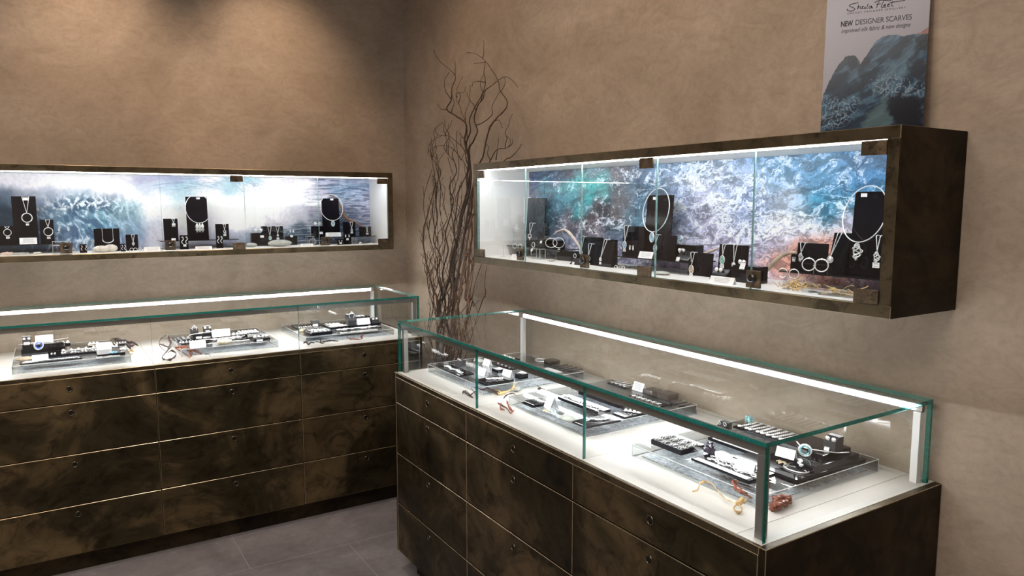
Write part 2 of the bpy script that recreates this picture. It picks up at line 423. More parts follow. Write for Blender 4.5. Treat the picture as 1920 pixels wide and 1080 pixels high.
def glass_case(side, ends, joints, label):
    a, b = ends; g = .010; F = -.669; Bk = -.028; z0, z1 = .8883, 1.0978; zt = 1.1078
    root = empty('glass_case', W(side, 0, 0, 0), RZ[side], label=label, cat='glass case')
    E = {0: 2, 1: 1, 2: 0, 3: 1, 4: 2, 5: 1}
    xs = [a] + joints + [b]
    for i in range(len(xs) - 1):
        MB().box(xs[i] + (.0004 if i else 0), xs[i + 1] - (.0004 if i < len(xs) - 2 else 0), F, F + g, z0, z1, 0, side=E).build('front_pane', ['glass', 'edge', 'clear'], root)
    MB().box(a, b, Bk - g, Bk, z0, z1, 0, side=E).build('rear_pane', ['glass', 'edge', 'clear'], root)
    for x in (a, b - g):
        MB().box(x, x + g, F + g + .0005, Bk - g - .0005, z0, z1, 0, side={0: 2, 1: 1, 2: 1, 3: 0, 4: 1, 5: 2}).build('end_pane', ['glass', 'edge', 'clear'], root)
    MB().box(a, b, F, Bk, z1 + .0004, zt, 0, side={0: 2, 1: 0, 2: 1, 3: 1, 4: 1, 5: 1}).build('top_pane', ['glass', 'edge', 'clear'], root)
    # metal frame inside the glass
    fr = MB(); p = .019; i0, i1 = a + g + .003, b - g - .003; f0, f1 = F + g + .003, Bk - g - .003
    fr.box(i0, i1, f0, f0 + .022, z1 - .023, z1 - .001)
    fr.build('front_rail', ['frame_metal'], root, .0008)
    rr = MB().box(i0, i1, f1 - .012, f1, z1 - .024, z1 - .001); rr.box(i0, i1, f1 - .016, f1 - .012, z1 - .0242, z1 - .0205).box(i0, i1, f1 - .016, f1 - .012, z1 - .005, z1 - .001); rr.build('rear_rail', ['frame_metal'], root, .0005)  # lower lip added to keep the strip's light off the wall
    for x0 in (i0, i1 - p):
        MB().box(x0, x0 + p, f0, f0 + p, z0, z1 - .0235).build('front_post', ['frame_metal'], root, .0008)
        MB().box(x0, x0 + p, f1 - p, f1, z0, z1 - .0245).build('rear_post', ['lit_metal'], root, .0008)
    # lit strips: a wide diffuser on the rear rail, a slim one behind the front rail
    MB().box(i0 + p, i1 - p, f1 - .0145, f1 - .0122, z1 - .0200, z1 - .0055).build('led_strip', ['led'], root)
    MB().box(i0 + p, i1 - p, f0 + .0222, f0 + .0235, z1 - .0205, z1 - .004).build('led_strip', ['led'], root)
    return root
glass_case('L', (-2.216, -.231), [-1.533, -.880], 'clear glass case with green edges on the left counter')
glass_case('R', (1.389, 3.274), [2.0546, 2.6612], 'clear glass case with green edges on the near right counter')

# ------------------------------------------------------------------ wall showcases
SD = .2849; SZ0, SZ1 = 1.337, 1.7742; ZF = 1.3675; ZT = 1.7445; ZS = 1.412
def showcase(side, outer, panes, hinge, locks, label):
    a, b = outer; T = .0295; F = -SD
    root = empty('wall_showcase', W(side, 0, 0, 0), RZ[side], label=label, cat='wall showcase')
    MB().box(a, b, F, -.002, SZ1 - T, SZ1).build('top_panel', ['bronze_frame', 'brass_edge'], root, .0012, 1)
    MB().box(a, b, F, -.002, SZ0, SZ0 + T).build('bottom_panel', ['bronze_frame', 'brass_edge'], root, .0012, 1)
    for k, x in enumerate((a, b - T)):
        s_ = MB().box(x, x + T, F, -.002, SZ0 + T, SZ1 - T, 0, side={3 if k else 5: 1})
        s_.build('side_panel', ['bronze_frame', 'bronze_dark'], root)
    # dark skin over the outer ends
    e_ = .0014
    MB().box(b - .0001, b + e_, F + .0015, -.002, SZ0 + .0008, SZ1 - .0008).build('end_skin', ['bronze_dark'], root)
    MB().box(a - e_, a + .0001, F + .0015, -.002, SZ0 + .0008, SZ1 - .0008).build('end_skin', ['bronze_dark'], root)
    li = MB(); x0, x1 = a + T, b - T
    li.box(x0, x1, F + .014, -.004, SZ0 + T, ZF); li.box(x0, x1, F + .014, -.004, ZT - .0005, SZ1 - T + .0005)
    li.box(x0, x0 + .0015, F + .014, -.004, ZF, ZT); li.box(x1 - .0015, x1, F + .014, -.004, ZF, ZT)
    li.build('liner', ['liner'], root)
    MB().box(x0 + .003, x1 - .003, F + .012, F + .0185, ZT - .0035, ZT - .0008).build('led_strip', ['led_case'], root)
    for i in range(len(panes) - 1):
        MB().box(panes[i] + .001, panes[i + 1] - .001, F + .003, F + .009, SZ0 + T + .0008, SZ1 - T - .0016, 0, side={0: 1, 1: 1, 3: 1, 4: 2, 5: 1}).build('glass_door', ['glass', 'edge_pale', 'clear'], root)
    for x in hinge:
        for z in (SZ1 - T - .0345, SZ0 + T + .001):
            MB().box(x, x + .062, F - .0045, F + .0028, z, z + .033).build('hinge_clamp', ['clamp'], root, .001)
    for x in locks:
        l = MB().box(x, x + .047, F - .0045, F + .0028, SZ0 + T + .006, SZ0 + T + .053).build('lock_clamp', ['clamp'], root, .001)
        MB().cyl((x + .0235, F - .0045, SZ0 + T + .032), .0125, -.009, 'y', 24).ball((x + .0235, F - .0135, SZ0 + T + .032), .0125, sc=(1, .35, 1), n=20, m=10).build('lock_knob', ['knob'], l)
    return root
showcase('L', (-2.236, -.208), [-2.2065, -1.811, -1.419, -1.026, -.640, -.2375], [-2.2, -1.0938, -.302], [-1.85, -1.411, -.632],
         'long bronze wall showcase on the left wall with a breaking wave print')
showcase('R', (1.3646, 3.2972), [1.3941, 1.7766, 2.1406, 2.5221, 2.8975, 3.2677], [1.398, 2.449, 3.2065], [1.727, 2.146, 2.888],
         'bronze wall showcase on the right wall with a foaming sea print')

# ------------------------------------------------------------------ printed pictures (colour computed per grid point)
def vnoise(x, y, seed):
    # gradient noise, about 0..1
    r_ = .6; x, y = x * math.cos(r_ + seed) - y * math.sin(r_ + seed), x * math.sin(r_ + seed) + y * math.cos(r_ + seed)
    xi = np.floor(x).astype(int); yi = np.floor(y).astype(int); fx = x - xi; fy = y - yi
    u = fx ** 3 * (fx * (fx * 6 - 15) + 10); v = fy ** 3 * (fy * (fy * 6 - 15) + 10)
    def g(a, b, dx, dy):
        n = (a * 374761393 + b * 668265263 + seed * 1442695) & 0xffffffff
        n = ((n ^ (n >> 13)) * 1274126177) & 0xffffffff
        t = ((n ^ (n >> 16)) & 0xffff) / 65535.0 * 2 * math.pi
        return np.cos(t) * dx + np.sin(t) * dy
    p = (g(xi, yi, fx, fy) * (1 - u) + g(xi + 1, yi, fx - 1, fy) * u) * (1 - v) + (g(xi, yi + 1, fx, fy - 1) * (1 - u) + g(xi + 1, yi + 1, fx - 1, fy - 1) * u) * v
    return np.clip(.5 + .95 * p, 0, 1)
def fbm(x, y, seed, o=5, g=.55):
    r = 0; a = 1; t = 0
    for k in range(o): r = r + a * vnoise(x * 2 ** k, y * 2 ** k, seed + k); t += a; a *= g
    return r / t
def ridge(x, y, seed, o=4):
    r = 0; a = 1; t = 0
    for k in range(o): r = r + a * (1 - 1.35 * np.abs(2 * vnoise(x * 2 ** k, y * 2 ** k, seed + 9 * k) - 1)); t += a; a *= .6
    return r / t
def grid_colour(u, v, us, vs, table):   # bilinear look-up, table[row][col] in 0-255 sRGB
    T = np.array(table, float); us = np.array(us, float); vs = np.array(vs, float)
    i = np.clip(np.searchsorted(us, u) - 1, 0, len(us) - 2); j = np.clip(np.searchsorted(vs, v) - 1, 0, len(vs) - 2)
    fu = np.clip((u - us[i]) / (us[i + 1] - us[i]), 0, 1)[..., None]; fv = np.clip((v - vs[j]) / (vs[j + 1] - vs[j]), 0, 1)[..., None]
    fu = fu * fu * (3 - 2 * fu); fv = fv * fv * (3 - 2 * fv)
    return (T[j, i] * (1 - fu) + T[j, i + 1] * fu) * (1 - fv) + (T[j + 1, i] * (1 - fu) + T[j + 1, i + 1] * fu) * fv
def lin(c): c = np.clip(c / 255.0, 0, 1); return np.where(c < .04045, c / 12.92, ((c + .055) / 1.055) ** 2.4)
def picture(name, side, s0, s1, z0, z1, t, nu, nv, paint, mat, thick=.003, parent=None):
    u = np.linspace(0, 1, nu); v = np.linspace(0, 1, nv); U, V = np.meshgrid(u, v)
    col = lin(paint(U, V))
    co = np.zeros((nv * nu, 3)); co[:, 0] = (s0 + U * (s1 - s0)).ravel(); co[:, 1] = t; co[:, 2] = (z1 - V * (z1 - z0)).ravel()
    idx = np.arange(nu * nv).reshape(nv, nu)
    fs = np.stack([idx[1:, :-1], idx[1:, 1:], idx[:-1, 1:], idx[:-1, :-1]], -1).reshape(-1, 4)
    n0 = nu * nv
    back = [(s0, t + thick, z0), (s1, t + thick, z0), (s1, t + thick, z1), (s0, t + thick, z1)]
    fr = [int(idx[-1, 0]), int(idx[-1, -1]), int(idx[0, -1]), int(idx[0, 0])]
    me = bpy.data.meshes.new(name)
    faces = fs.tolist() + [[n0 + 3, n0 + 2, n0 + 1, n0]] + [
        idx[-1, ::-1].tolist() + [n0, n0 + 1], idx[0, :].tolist() + [n0 + 2, n0 + 3],
        idx[:, 0].tolist() + [n0, n0 + 3], idx[::-1, -1].tolist() + [n0 + 2, n0 + 1]]
    me.from_pydata(co.tolist() + back, [], faces)
    me.materials.append(mat); me.materials.append(M['poster_edge'])
    mi = [0] * len(fs) + [1] * 5; me.polygons.foreach_set('material_index', mi)
    ca = me.color_attributes.new('print', 'FLOAT_COLOR', 'POINT')
    arr = np.ones((n0 + 4, 4)); arr[:n0, :3] = col.reshape(-1, 3); arr[n0:, :3] = .3
    ca.data.foreach_set('color', arr.ravel()); me.update()
    o = bpy.data.objects.new(name, me); COL.objects.link(o)
    if parent: o.parent = parent
    else: o.location = W(side, 0, 0, 0); o.rotation_euler = (0, 0, RZ[side])
    return o

def paint_left(U, V):
    # u spans s -2.205 .. -.239 ; coordinates below are picture columns measured in 0..700 units
    X = (U * 1.966 - .148) / 1.822 * 697; Y = V * 135
    wx = (fbm(X / 60, Y / 60, 3) - .5) * 60; wy = (fbm(X / 60, Y / 60, 31) - .5) * 45
    us = [-60, 0, 35, 75, 110, 150, 195, 235, 290, 345, 400, 440, 480, 540, 575, 620, 700]
    vs = [0, 22, 45, 68, 92, 115, 135]
    Wt = (234, 232, 242); Lv = (220, 217, 234)
    tb = [[Lv, Lv, Lv, Lv, Wt, Wt, Lv, (168, 168, 208), (150, 155, 200), Wt, (100, 160, 195), (150, 200, 220), Wt, (215, 205, 232), (150, 155, 195), (140, 145, 190), (135, 140, 185)],
          [Lv, Lv, Lv, Wt, Wt, Wt, Wt, (196, 205, 228), (160, 200, 222), (190, 210, 228), (150, 195, 215), Wt, Wt, Wt, (190, 190, 220), (105, 145, 190), (115, 140, 185)],
          [(80, 95, 120), (70, 90, 118), (120, 130, 155), (165, 175, 200), (150, 175, 200), (160, 175, 200), Wt, Wt, (205, 220, 232), Wt, Wt, Wt, Wt, Wt, Wt, (130, 160, 195), (150, 155, 190)],
          [(30, 48, 75), (35, 58, 84), (45, 70, 100), (75, 110, 145), (80, 130, 165), (95, 155, 185), (140, 180, 200), Wt, Wt, Wt, Wt, Wt, Wt, (195, 195, 215), (150, 150, 180), (110, 120, 155), (130, 135, 170)],
          [(28, 45, 70), (30, 52, 78), (40, 66, 95), (80, 115, 155), (105, 140, 180), (80, 140, 178), (120, 155, 190), (195, 200, 220), Wt, Lv, Wt, Wt, (200, 198, 215), (170, 175, 195), (100, 115, 140), (85, 100, 135), (120, 128, 160)],
          [(35, 55, 80), (40, 62, 88), (55, 80, 110), (75, 105, 145), (95, 130, 175), (90, 125, 170), (115, 135, 175), (190, 190, 212), Lv, (190, 190, 212), (150, 158, 185), (110, 130, 155), (75, 98, 122), (60, 85, 108), (55, 78, 100), (60, 80, 110), (85, 100, 130)],
          [(50, 68, 90), (60, 78, 100), (70, 88, 115), (85, 105, 140), (110, 130, 165), (120, 135, 170), (140, 150, 180), (180, 182, 205), (185, 185, 205), (150, 152, 178), (120, 128, 155), (110, 120, 150), (90, 108, 135), (85, 100, 128), (80, 95, 125), (90, 104, 135), (100, 112, 142)]]
    c = grid_colour(X + wx, Y + wy, us, vs, tb)
    # streaky wave face: strands that sweep up and over
    ang = X / 9 + 2.2 * np.sin(Y / 26) + 3 * fbm(X / 40, Y / 70, 5)
    st = ridge(ang * .55, Y / 34 + X / 120, 71, 4)
    face = np.exp(-((X - 125) / 75) ** 2) * np.clip((Y - 28) / 18, 0, 1)
    fo = np.clip((st - .66) / .12, 0, 1) * face
    c = c * (1 - fo[..., None]) + np.array([196, 214, 232]) * fo[..., None]
    dk = np.clip((.50 - st) / .12, 0, 1) * face
    c = c * (1 - .55 * dk[..., None]) + np.array([25, 55, 95]) * .55 * dk[..., None]
    # crest spray
    cr_ = ridge(X / 12, Y / 12, 13, 5); crest = np.exp(-(((X - 125) / 65) ** 2)) * np.exp(-((Y - 52 - .0022 * (X - 125) ** 2) / 12) ** 2)
    f2 = np.clip((cr_ - .62) / .1, 0, 1) * crest; d2 = np.clip((.55 - cr_) / .1, 0, 1) * crest
    c = c * (1 - f2[..., None]) + 238 * f2[..., None]; c = c * (1 - d2[..., None]) + np.array([40, 75, 115]) * d2[..., None]
    # open water ripples on the right
    wv = ridge(X / 48 + fbm(X / 30, Y / 8, 8), Y / 5.2, 22, 4)
    sea = np.clip((X + wx - 545 + (70 - Y) * .1) / 40, 0, 1) + np.clip((X - 430) / 60, 0, 1) * np.clip((Y - 92 + (X - 430) * .05) / 14, 0, 1)
    sea = np.clip(sea, 0, 1); a = np.clip((wv - .66) / .14, 0, 1) * sea * .75; b_ = np.clip((.52 - wv) / .15, 0, 1) * sea * .6
    c = c * (1 - a[..., None]) + np.array([190, 196, 222]) * a[..., None]; c = c * (1 - b_[..., None]) + np.array([48, 62, 100]) * b_[..., None]
    # streaks in the upper curl
    cu = ridge(X / 60 + Y / 30, (Y - .0018 * (X - 300) ** 2) / 4, 44, 3); up = np.exp(-((X - 290) / 75) ** 2) * np.exp(-((Y - 12) / 18) ** 2) + np.exp(-((X - 420) / 45) ** 2) * np.exp(-((Y - 14) / 16) ** 2)
    e = np.clip((cu - .62) / .15, 0, 1) * up * .6; c = c * (1 - e[..., None]) + np.array([112, 132, 185]) * e[..., None]
    g_ = c.mean(-1, keepdims=True); c = g_ + (c - g_) * .8 + np.array([4, 3, -2])
    c = c * (1.02 + .16 * fbm(X / 6, Y / 6, 90, 4))[..., None]
    return c
def paint_right(U, V):
    X = U * 680; Y = V * 190
    k = .46 + .54 * U   # things look smaller far away: pattern coordinates stay in world units
    X = U * 740; Y = V * 150
    wx = (fbm(X / 55, Y / 55, 103) - .5) * 60; wy = (fbm(X / 55, Y / 55, 131) - .5) * 55
    us = [0, 60, 130, 190, 250, 310, 370, 430, 490, 550, 600, 660, 740]; vs = [0, 30, 60, 90, 120, 150]
    tb = [[(62, 84, 118), (70, 100, 135), (80, 90, 110), (92, 130, 145), (95, 92, 105), (70, 105, 145), (130, 165, 205), (120, 165, 210), (150, 180, 220), (110, 165, 210), (100, 160, 205), (70, 130, 185), (60, 115, 170)],
          [(95, 115, 150), (75, 130, 150), (70, 160, 165), (60, 165, 165), (85, 95, 108), (75, 110, 135), (170, 190, 225), (185, 200, 228), (170, 190, 222), (150, 185, 220), (95, 150, 190), (80, 140, 190), (110, 165, 210)],
          [(110, 110, 130), (80, 120, 145), (65, 130, 145), (95, 95, 105), (100, 92, 98), (80, 115, 140), (150, 170, 210), (195, 200, 228), (150, 170, 210), (195, 210, 232), (70, 140, 175), (85, 150, 185), (175, 205, 228)],
          [(75, 85, 110), (75, 115, 135), (105, 95, 105), (100, 90, 98), (85, 110, 130), (85, 130, 155), (170, 185, 218), (190, 190, 222), (165, 180, 215), (215, 215, 232), (200, 205, 228), (205, 205, 230), (170, 185, 215)],
          [(60, 70, 90), (90, 120, 140), (140, 150, 178), (120, 115, 130), (95, 110, 135), (130, 140, 175), (180, 180, 212), (185, 180, 212), (190, 185, 215), (205, 198, 220), (200, 160, 155), (195, 150, 142), (180, 175, 205)],
          [(70, 75, 95), (125, 125, 150), (150, 135, 160), (130, 120, 145), (140, 130, 160), (160, 150, 182), (165, 155, 190), (160, 150, 188), (165, 155, 192), (190, 165, 175), (192, 145, 138), (165, 140, 160), (120, 120, 155)]]
    c = grid_colour(X + wx, Y + wy, us, vs, tb)
    # teal rope of water
    dd = (X - (215 - (Y - 5) * .95)) / 14; tl = np.exp(-dd ** 2) * np.clip((95 - Y) / 25, 0, 1) * np.clip(Y / 12, 0, 1)
    tl = tl * np.clip(fbm(X / 20, Y / 20, 55) * 2 - .3, 0, 1)
    c = c * (1 - tl[..., None]) + np.array([52, 160, 165]) * tl[..., None]
    # streaked swell: warp, long low-frequency bands, then fine foam webs on top
    qx = X + 40 * (fbm(X / 70, Y / 45, 140) - .5); qy = Y + 34 * (fbm(X / 80, Y / 40, 150) - .5) + .10 * X
    px = qx + 12 * (fbm(X / 14, Y / 10, 142) - .5); py = qy + 12 * (fbm(X / 14, Y / 10, 152) - .5)
    swell = fbm(qx / 60, qy / 17, 155, 3); v1 = ridge(px / 34, py / 11, 160, 6); v2 = ridge(px / 9, py / 4, 190, 4); patch = fbm(qx / 48, qy / 24, 156, 3)
    dens = grid_colour(X, Y, [0, 100, 200, 300, 380, 500, 600, 740], [0, 45, 95, 118, 150],
                       [[[30]] * 3 + [[70]] + [[200]] * 2 + [[120]] + [[95]], [[30]] + [[40]] + [[90]] + [[110]] + [[235]] + [[200]] + [[90]] * 2, [[90]] * 2 + [[150]] + [[130]] + [[225]] * 2 + [[235]] + [[225]], [[120]] * 2 + [[120]] * 2 + [[200]] * 2 + [[60]] + [[120]], [[110]] * 4 + [[130]] * 2 + [[50]] + [[80]]])[..., 0] / 255
    f = np.clip((v1 * .55 + v2 * .45 + (swell - .5) * .35 + (patch - .5) * .6 - (.80 - .32 * dens)) / .14, 0, 1)
    f = f * (.55 + .45 * np.clip(v2 * 2 - .6, 0, 1))
    c = c * (1 - f[..., None] * .9) + np.array([232, 236, 248]) * f[..., None] * .9
    dk_ = np.clip((.46 - swell) / .16, 0, 1) * .40 * (1 - f); c = c * (1 - dk_[..., None]) + c * .5 * dk_[..., None]
    rock = np.exp(-(((X - 612) / 74) ** 2 + ((Y - 112 + (X - 618) * .12) / 27) ** 2) * 1.3) + .7 * np.exp(-(((X - 560) / 50) ** 2 + ((Y - 134) / 16) ** 2))
    rock = np.clip(rock * 2.2 * (fbm(px / 16, py / 12, 222) + .25) - .35, 0, 1) * .85
    c = c * (1 - rock[..., None]) + (np.array([205, 148, 132]) * (.8 + .4 * v2)[..., None]) * rock[..., None]
    d = np.clip((.53 - v1 * .6 - v2 * .4 + .03) / .12, 0, 1) * .5
    c = c * (1 - d[..., None]) + c * .45 * d[..., None]
    return c * (1.0 + .2 * fbm(X / 5, Y / 5, 210, 4))[..., None]
tag(picture('picture_panel', 'L', -2.204, -.2395, ZF + .0005, ZT - .001, -.0085, 1000, 195, paint_left, M['art']),
    'breaking wave photograph panel at the back of the left wall showcase', 'picture panel')
tag(picture('picture_panel', 'R', 1.396, 3.266, ZF + .0005, ZT - .001, -.0085, 1000, 200, paint_right, M['art']),
    'foaming blue sea photograph panel at the back of the right wall showcase', 'picture panel')

# ------------------------------------------------------------------ small things: builders
rnd = random.Random(7)
TILT = R(-4)
def place(name, side, s, t, z, rz=0, rx=0, label=None, cat=None, group=None):
    o = empty(name, W(side, s, t, z), RZ[side] + rz, rx, label, cat, group); return o
def solo(mb, name, mats, side, s, t, z, rz=0, label=None, cat=None, group=None, bevel=0, rx=0):
    o = mb.build(name, mats, bevel=bevel); o.location = W(side, s, t, z); o.rotation_euler = (rx, 0, RZ[side] + rz)
    return tag(o, label, cat, group)

def board(side, s, t, z, w_, h, label, rz=0, group=None):
    # upright gloss panel with a foot behind it, leaning back a little
    m = MB(); k = math.tan(-TILT)
    m.prism([(-.003, 0), (.003, 0), (.003 + k * h, h), (-.003 + k * h, h)], -w_ / 2, w_ / 2, axis='x')
    m.prism([(.003, 0), (min(.045, h * .5), 0), (.003 + k * h * .5, h * .5)], -w_ * .18, w_ * .18, axis='x')
    solo(m, 'display_board', ['black'], side, s, t, z, rz, label, 'display stand', group, .0006)
def block(side, s, t, z, w_, d, h, label, rz=0, mat='black', group=None):
    solo(MB().box(-w_ / 2, w_ / 2, -d / 2, d / 2, 0, h), 'display_block', [mat], side, s, t, z, rz, label, 'display block', group, .0008)
def wedge(side, s, t, z, w_, h, d, label, rz=0, group=None):
    m = MB().prism([(-d / 2, 0), (d / 2, 0), (d / 2, h), (d / 2 - .012, h), (-d / 2, h * .12)], -w_ / 2, w_ / 2, axis='x')
    solo(m, 'display_wedge', ['black'], side, s, t, z, rz, label, 'display stand', group, .0006)
def clear_block(side, s, t, z, w_, d, h, label, rz=0, group=None):
    m = MB().box(-w_ / 2, w_ / 2, -d / 2, d / 2, 0, h)
    o = solo(m, 'clear_block', ['acrylic'], side, s, t, z, rz, label, 'display block', group)
    e = MB(); q = .0012
    for a, b in ((-1, -1), (1, -1), (-1, 1), (1, 1)):
        e.box(a * (w_ / 2 - q) - q / 2, a * (w_ / 2 - q) + q / 2, b * (d / 2 - q) - q / 2, b * (d / 2 - q) + q / 2, q, h - q)
    for zz in (h - 2 * q,):
        for b in (-1, 1): e.box(-w_ / 2 + q, w_ / 2 - q, b * (d / 2 - q) - q / 2, b * (d / 2 - q) + q / 2, zz, zz + q)
        for a in (-1, 1): e.box(a * (w_ / 2 - q) - q / 2, a * (w_ / 2 - q) + q / 2, -d / 2 + q, d / 2 - q, zz, zz + q)
    e.build('polished_edge', ['acrylic_edge'], o)
def riser(side, s0, s1, t0, t1, z, h, label):
    r = place('riser_shelf', side, (s0 + s1) / 2, (t0 + t1) / 2, z, label=label, cat='riser shelf')
    w_, d = s1 - s0, t1 - t0
    MB().box(-w_ / 2, w_ / 2, -d / 2, d / 2, h - .004, h).build('shelf', ['black'], r, .0006)
    for x in (-w_ / 2 + .03, w_ / 2 - .03):
        MB().box(x - .022, x + .022, -d / 2 + .012, d / 2 - .012, 0, h - .0042).build('clear_leg', ['acrylic'], r)
def text_lines(m, w_, y, z0, h, n, mi=0, seed=0, mtx=None):
    rr = random.Random(seed)
    for k in range(n):
        z = z0 + h * (1 - (k + .5) / n); q = w_ * (rr.uniform(.62, .8)) / 2; th = h / n * .16; a = -q
        while a < q:
            b = min(q, a + rr.uniform(.0015, .005)); m.box(a, b, y - .00025, y, z - th, z + th, mi, mtx=mtx); a = b + .0009
def ptag(parent, x, y, z, w_=.011, h=.008, rx=0):
    m = MB().box(-w_ / 2, w_ / 2, -.0004, .0004, -h / 2, h / 2); text_lines(m, w_, -.0004, -h / 2, h, 2, 1, int(abs(x) * 9999))
    o = m.build('price_tag', ['card', 'ink'], parent); o.location = (x, y, z); o.rotation_euler = (rx, 0, 0); return o
def tag_thing(side, s, t, z, w_, h, label, rx=R(-20), rz=0):
    m = MB().box(-w_ / 2, w_ / 2, -.0004, .0004, 0, h); text_lines(m, w_, -.0004, 0, h, 3, 1, int(s * 999))
    solo(m, 'price_tag', ['card', 'ink'], side, s, t, z, rz, label, 'price tag', None, 0, 0).rotation_euler = Euler((rx, 0, RZ[side] + rz), 'XYZ')
def tent(side, s, t, z, w_, h, label, rz=0, d=None, lines=4):
    d = d or h * .8
    m = MB(); th = .0006
    m.prism([(-d / 2, 0), (-d / 2 + th, 0), (0, h - th * 1.2), (d / 2 - th, 0), (d / 2, 0), (0, h)], -w_ / 2, w_ / 2, 0, axis='x')
    r = solo(m, 'information_card', ['card'], side, s, t, z, rz, label, 'card')
    a = math.atan2(d / 2, h); L = math.hypot(d / 2, h)
    t_ = MB(); text_lines(t_, w_ * .95, -.0002, L * .12, L * .76, lines, 0, int(abs(s) * 7777))
    o = t_.build('printed_lines', ['ink'], r); o.location = (0, -d / 2, 0); o.rotation_euler = (-a, 0, 0)
# ---- pendants hang from the local origin downwards
def pendant(parent, kind, sz):
    m = MB(); mats = ['silver']
    m.torus((0, 0, -.001), .0014, .0004, 10, 4)
    r = sz
    if kind in ('enamel_blue', 'enamel_green', 'enamel_teal', 'gold', 'enamel_violet'):
        m.torus((0, 0, -r * 1.05 - .002), r, r * .12, 28, 6, sx=.72, sz=1.05)
        p = m.build('pendant', mats, parent)
        e = MB(); pts = [(r * .60 * math.cos(a), r * .88 * math.sin(a)) for a in [2 * PI * i / 24 for i in range(24)]]
        e.prism(pts, -.0009, .0009); e.build('enamel_disc', [kind], p).location = (0, 0, -r * 1.05 - .002)
        sp = MB(); sp.tube([(r * .5 * (1 - k / 22) * math.cos(k * .42), -.0013, r * .8 * (1 - k / 22) * math.sin(k * .42)) for k in range(20)], r * .05, 5)
        sp.build('spiral_wire', ['silver'], p).location = (0, 0, -r * 1.05 - .002)
        return p
    if kind == 'hoop': m.torus((0, 0, -r - .002), r, r * .10, 32, 6, rot=(0, 0, .3))
    elif kind == 'link':
        m.torus((0, 0, -r * .8 - .001), r * .75, r * .14, 20, 6, rot=(0, .4, .3)); m.torus((r * .15, -.001, -r * 1.7), r * .6, r * .13, 18, 6, rot=(0, .3, -.5))
    elif kind == 'twist':
        for q in range(3):
            m.tube([(r * .62 * math.sin(k / 16 * PI) * math.sin(k * .5 + q * 2.1), r * .3 * math.cos(k * .6 + q), -.002 - r * 2.2 * k / 16) for k in range(17)], r * .085, 6)
        m.torus((0, 0, -r * 1.2), r * .5, r * .09, 18, 6, sz=1.5)
    elif kind == 'drops':
        for x in (-r * .7, 0, r * .7):
            m.tube([(x, 0, -.001), (x - r * .25, 0, -r), (x + r * .25, -.001, -r * 1.8), (x, 0, -r * 2.6)], [r * .1, r * .2, r * .2, r * .05], 6)
            m.tube([(x, 0, -.001), (x + r * .25, 0, -r), (x - r * .25, -.001, -r * 1.8), (x, 0, -r * 2.6)], [r * .1, r * .2, r * .2, r * .05], 6)
    elif kind == 'leaf':
        m.tube([(0, 0, 0), (-r * .5, 0, -r), (0, 0, -r * 2.1)], [r * .12, r * .2, r * .04], 6); m.tube([(0, 0, 0), (r * .5, 0, -r), (0, 0, -r * 2.1)], [r * .12, r * .2, r * .04], 6)
        m.ball((0, 0, -r * 1.1), r * .3, 0, 8, 6, (.8, .4, 1.5))
    elif kind == 'small': m.ball((0, 0, -r), r, 0, 8, 6, (.8, .4, 1)); m.torus((0, 0, -r), r * 1.1, r * .18, 14, 5)
    else: m.torus((0, 0, -r), r, r * .2, 20, 6)
    return m.build('pendant', mats, parent)
def necklace(side, s, t, ztop, hw, drop, kind, sz, label, lean=0, ptagw=0, tag_up=0, th=.0013):
    # chain over the top edge of a board, two strands meeting at the pendant
    r = place('necklace', side, s, t, ztop, 0, 0, label, 'necklace')
    m = MB(); k = math.tan(TILT)
    x = lean
    n = 14
    for sg in (-1, 1):
        pts = [(sg * hw, .010, .0015), (sg * hw, .002, .0028), (sg * hw, -.0042, .001)]
        for i in range(1, n + 1):
            f = i / n; pts.append((sg * hw * (1 - f) + x * f, -.0048 + k * drop * f, -drop * f))
        m.tube(pts, th, 5)
    m.tube([(-hw, .010, .0012), (hw, .010, .0012)], th, 5)
    m.build('chain', ['silver'], r)
    p = pendant(r, kind, sz); p.location = (x, -.0062 + k * drop, -drop)
    if ptagw: ptag(r, x, -.0068 + k * drop, -drop - sz * 2.3 - .006, ptagw, ptagw * .75)
    if tag_up: ptag(r, 0, -.0052, -.008, tag_up, tag_up * .6)
    return r
def torque(side, s, t, zc, rx, rz_, kind, sz, label, depth=.012, tagz=None, th=.0016):
    r = place('torque_necklace', side, s, t, zc, label=label, cat='necklace')
    m = MB(); pts = []
    for i in range(49):
        a = 2 * PI * i / 48; q = (1 - math.cos(a)) / 2        # 0 at the bottom, 1 at the top
        pts.append((rx * math.sin(a), -depth + q * (2 * depth + .004), -rz_ * math.cos(a)))
    m.tube(pts[:-1], th, 6, 0, True); m.build('neck_ring', ['silver'], r)
    p = pendant(r, kind, sz); p.location = (0, -depth - .002, -rz_ - .001)
    if tagz is not None: ptag(r, 0, -.004, tagz, .017, .009)
    return r
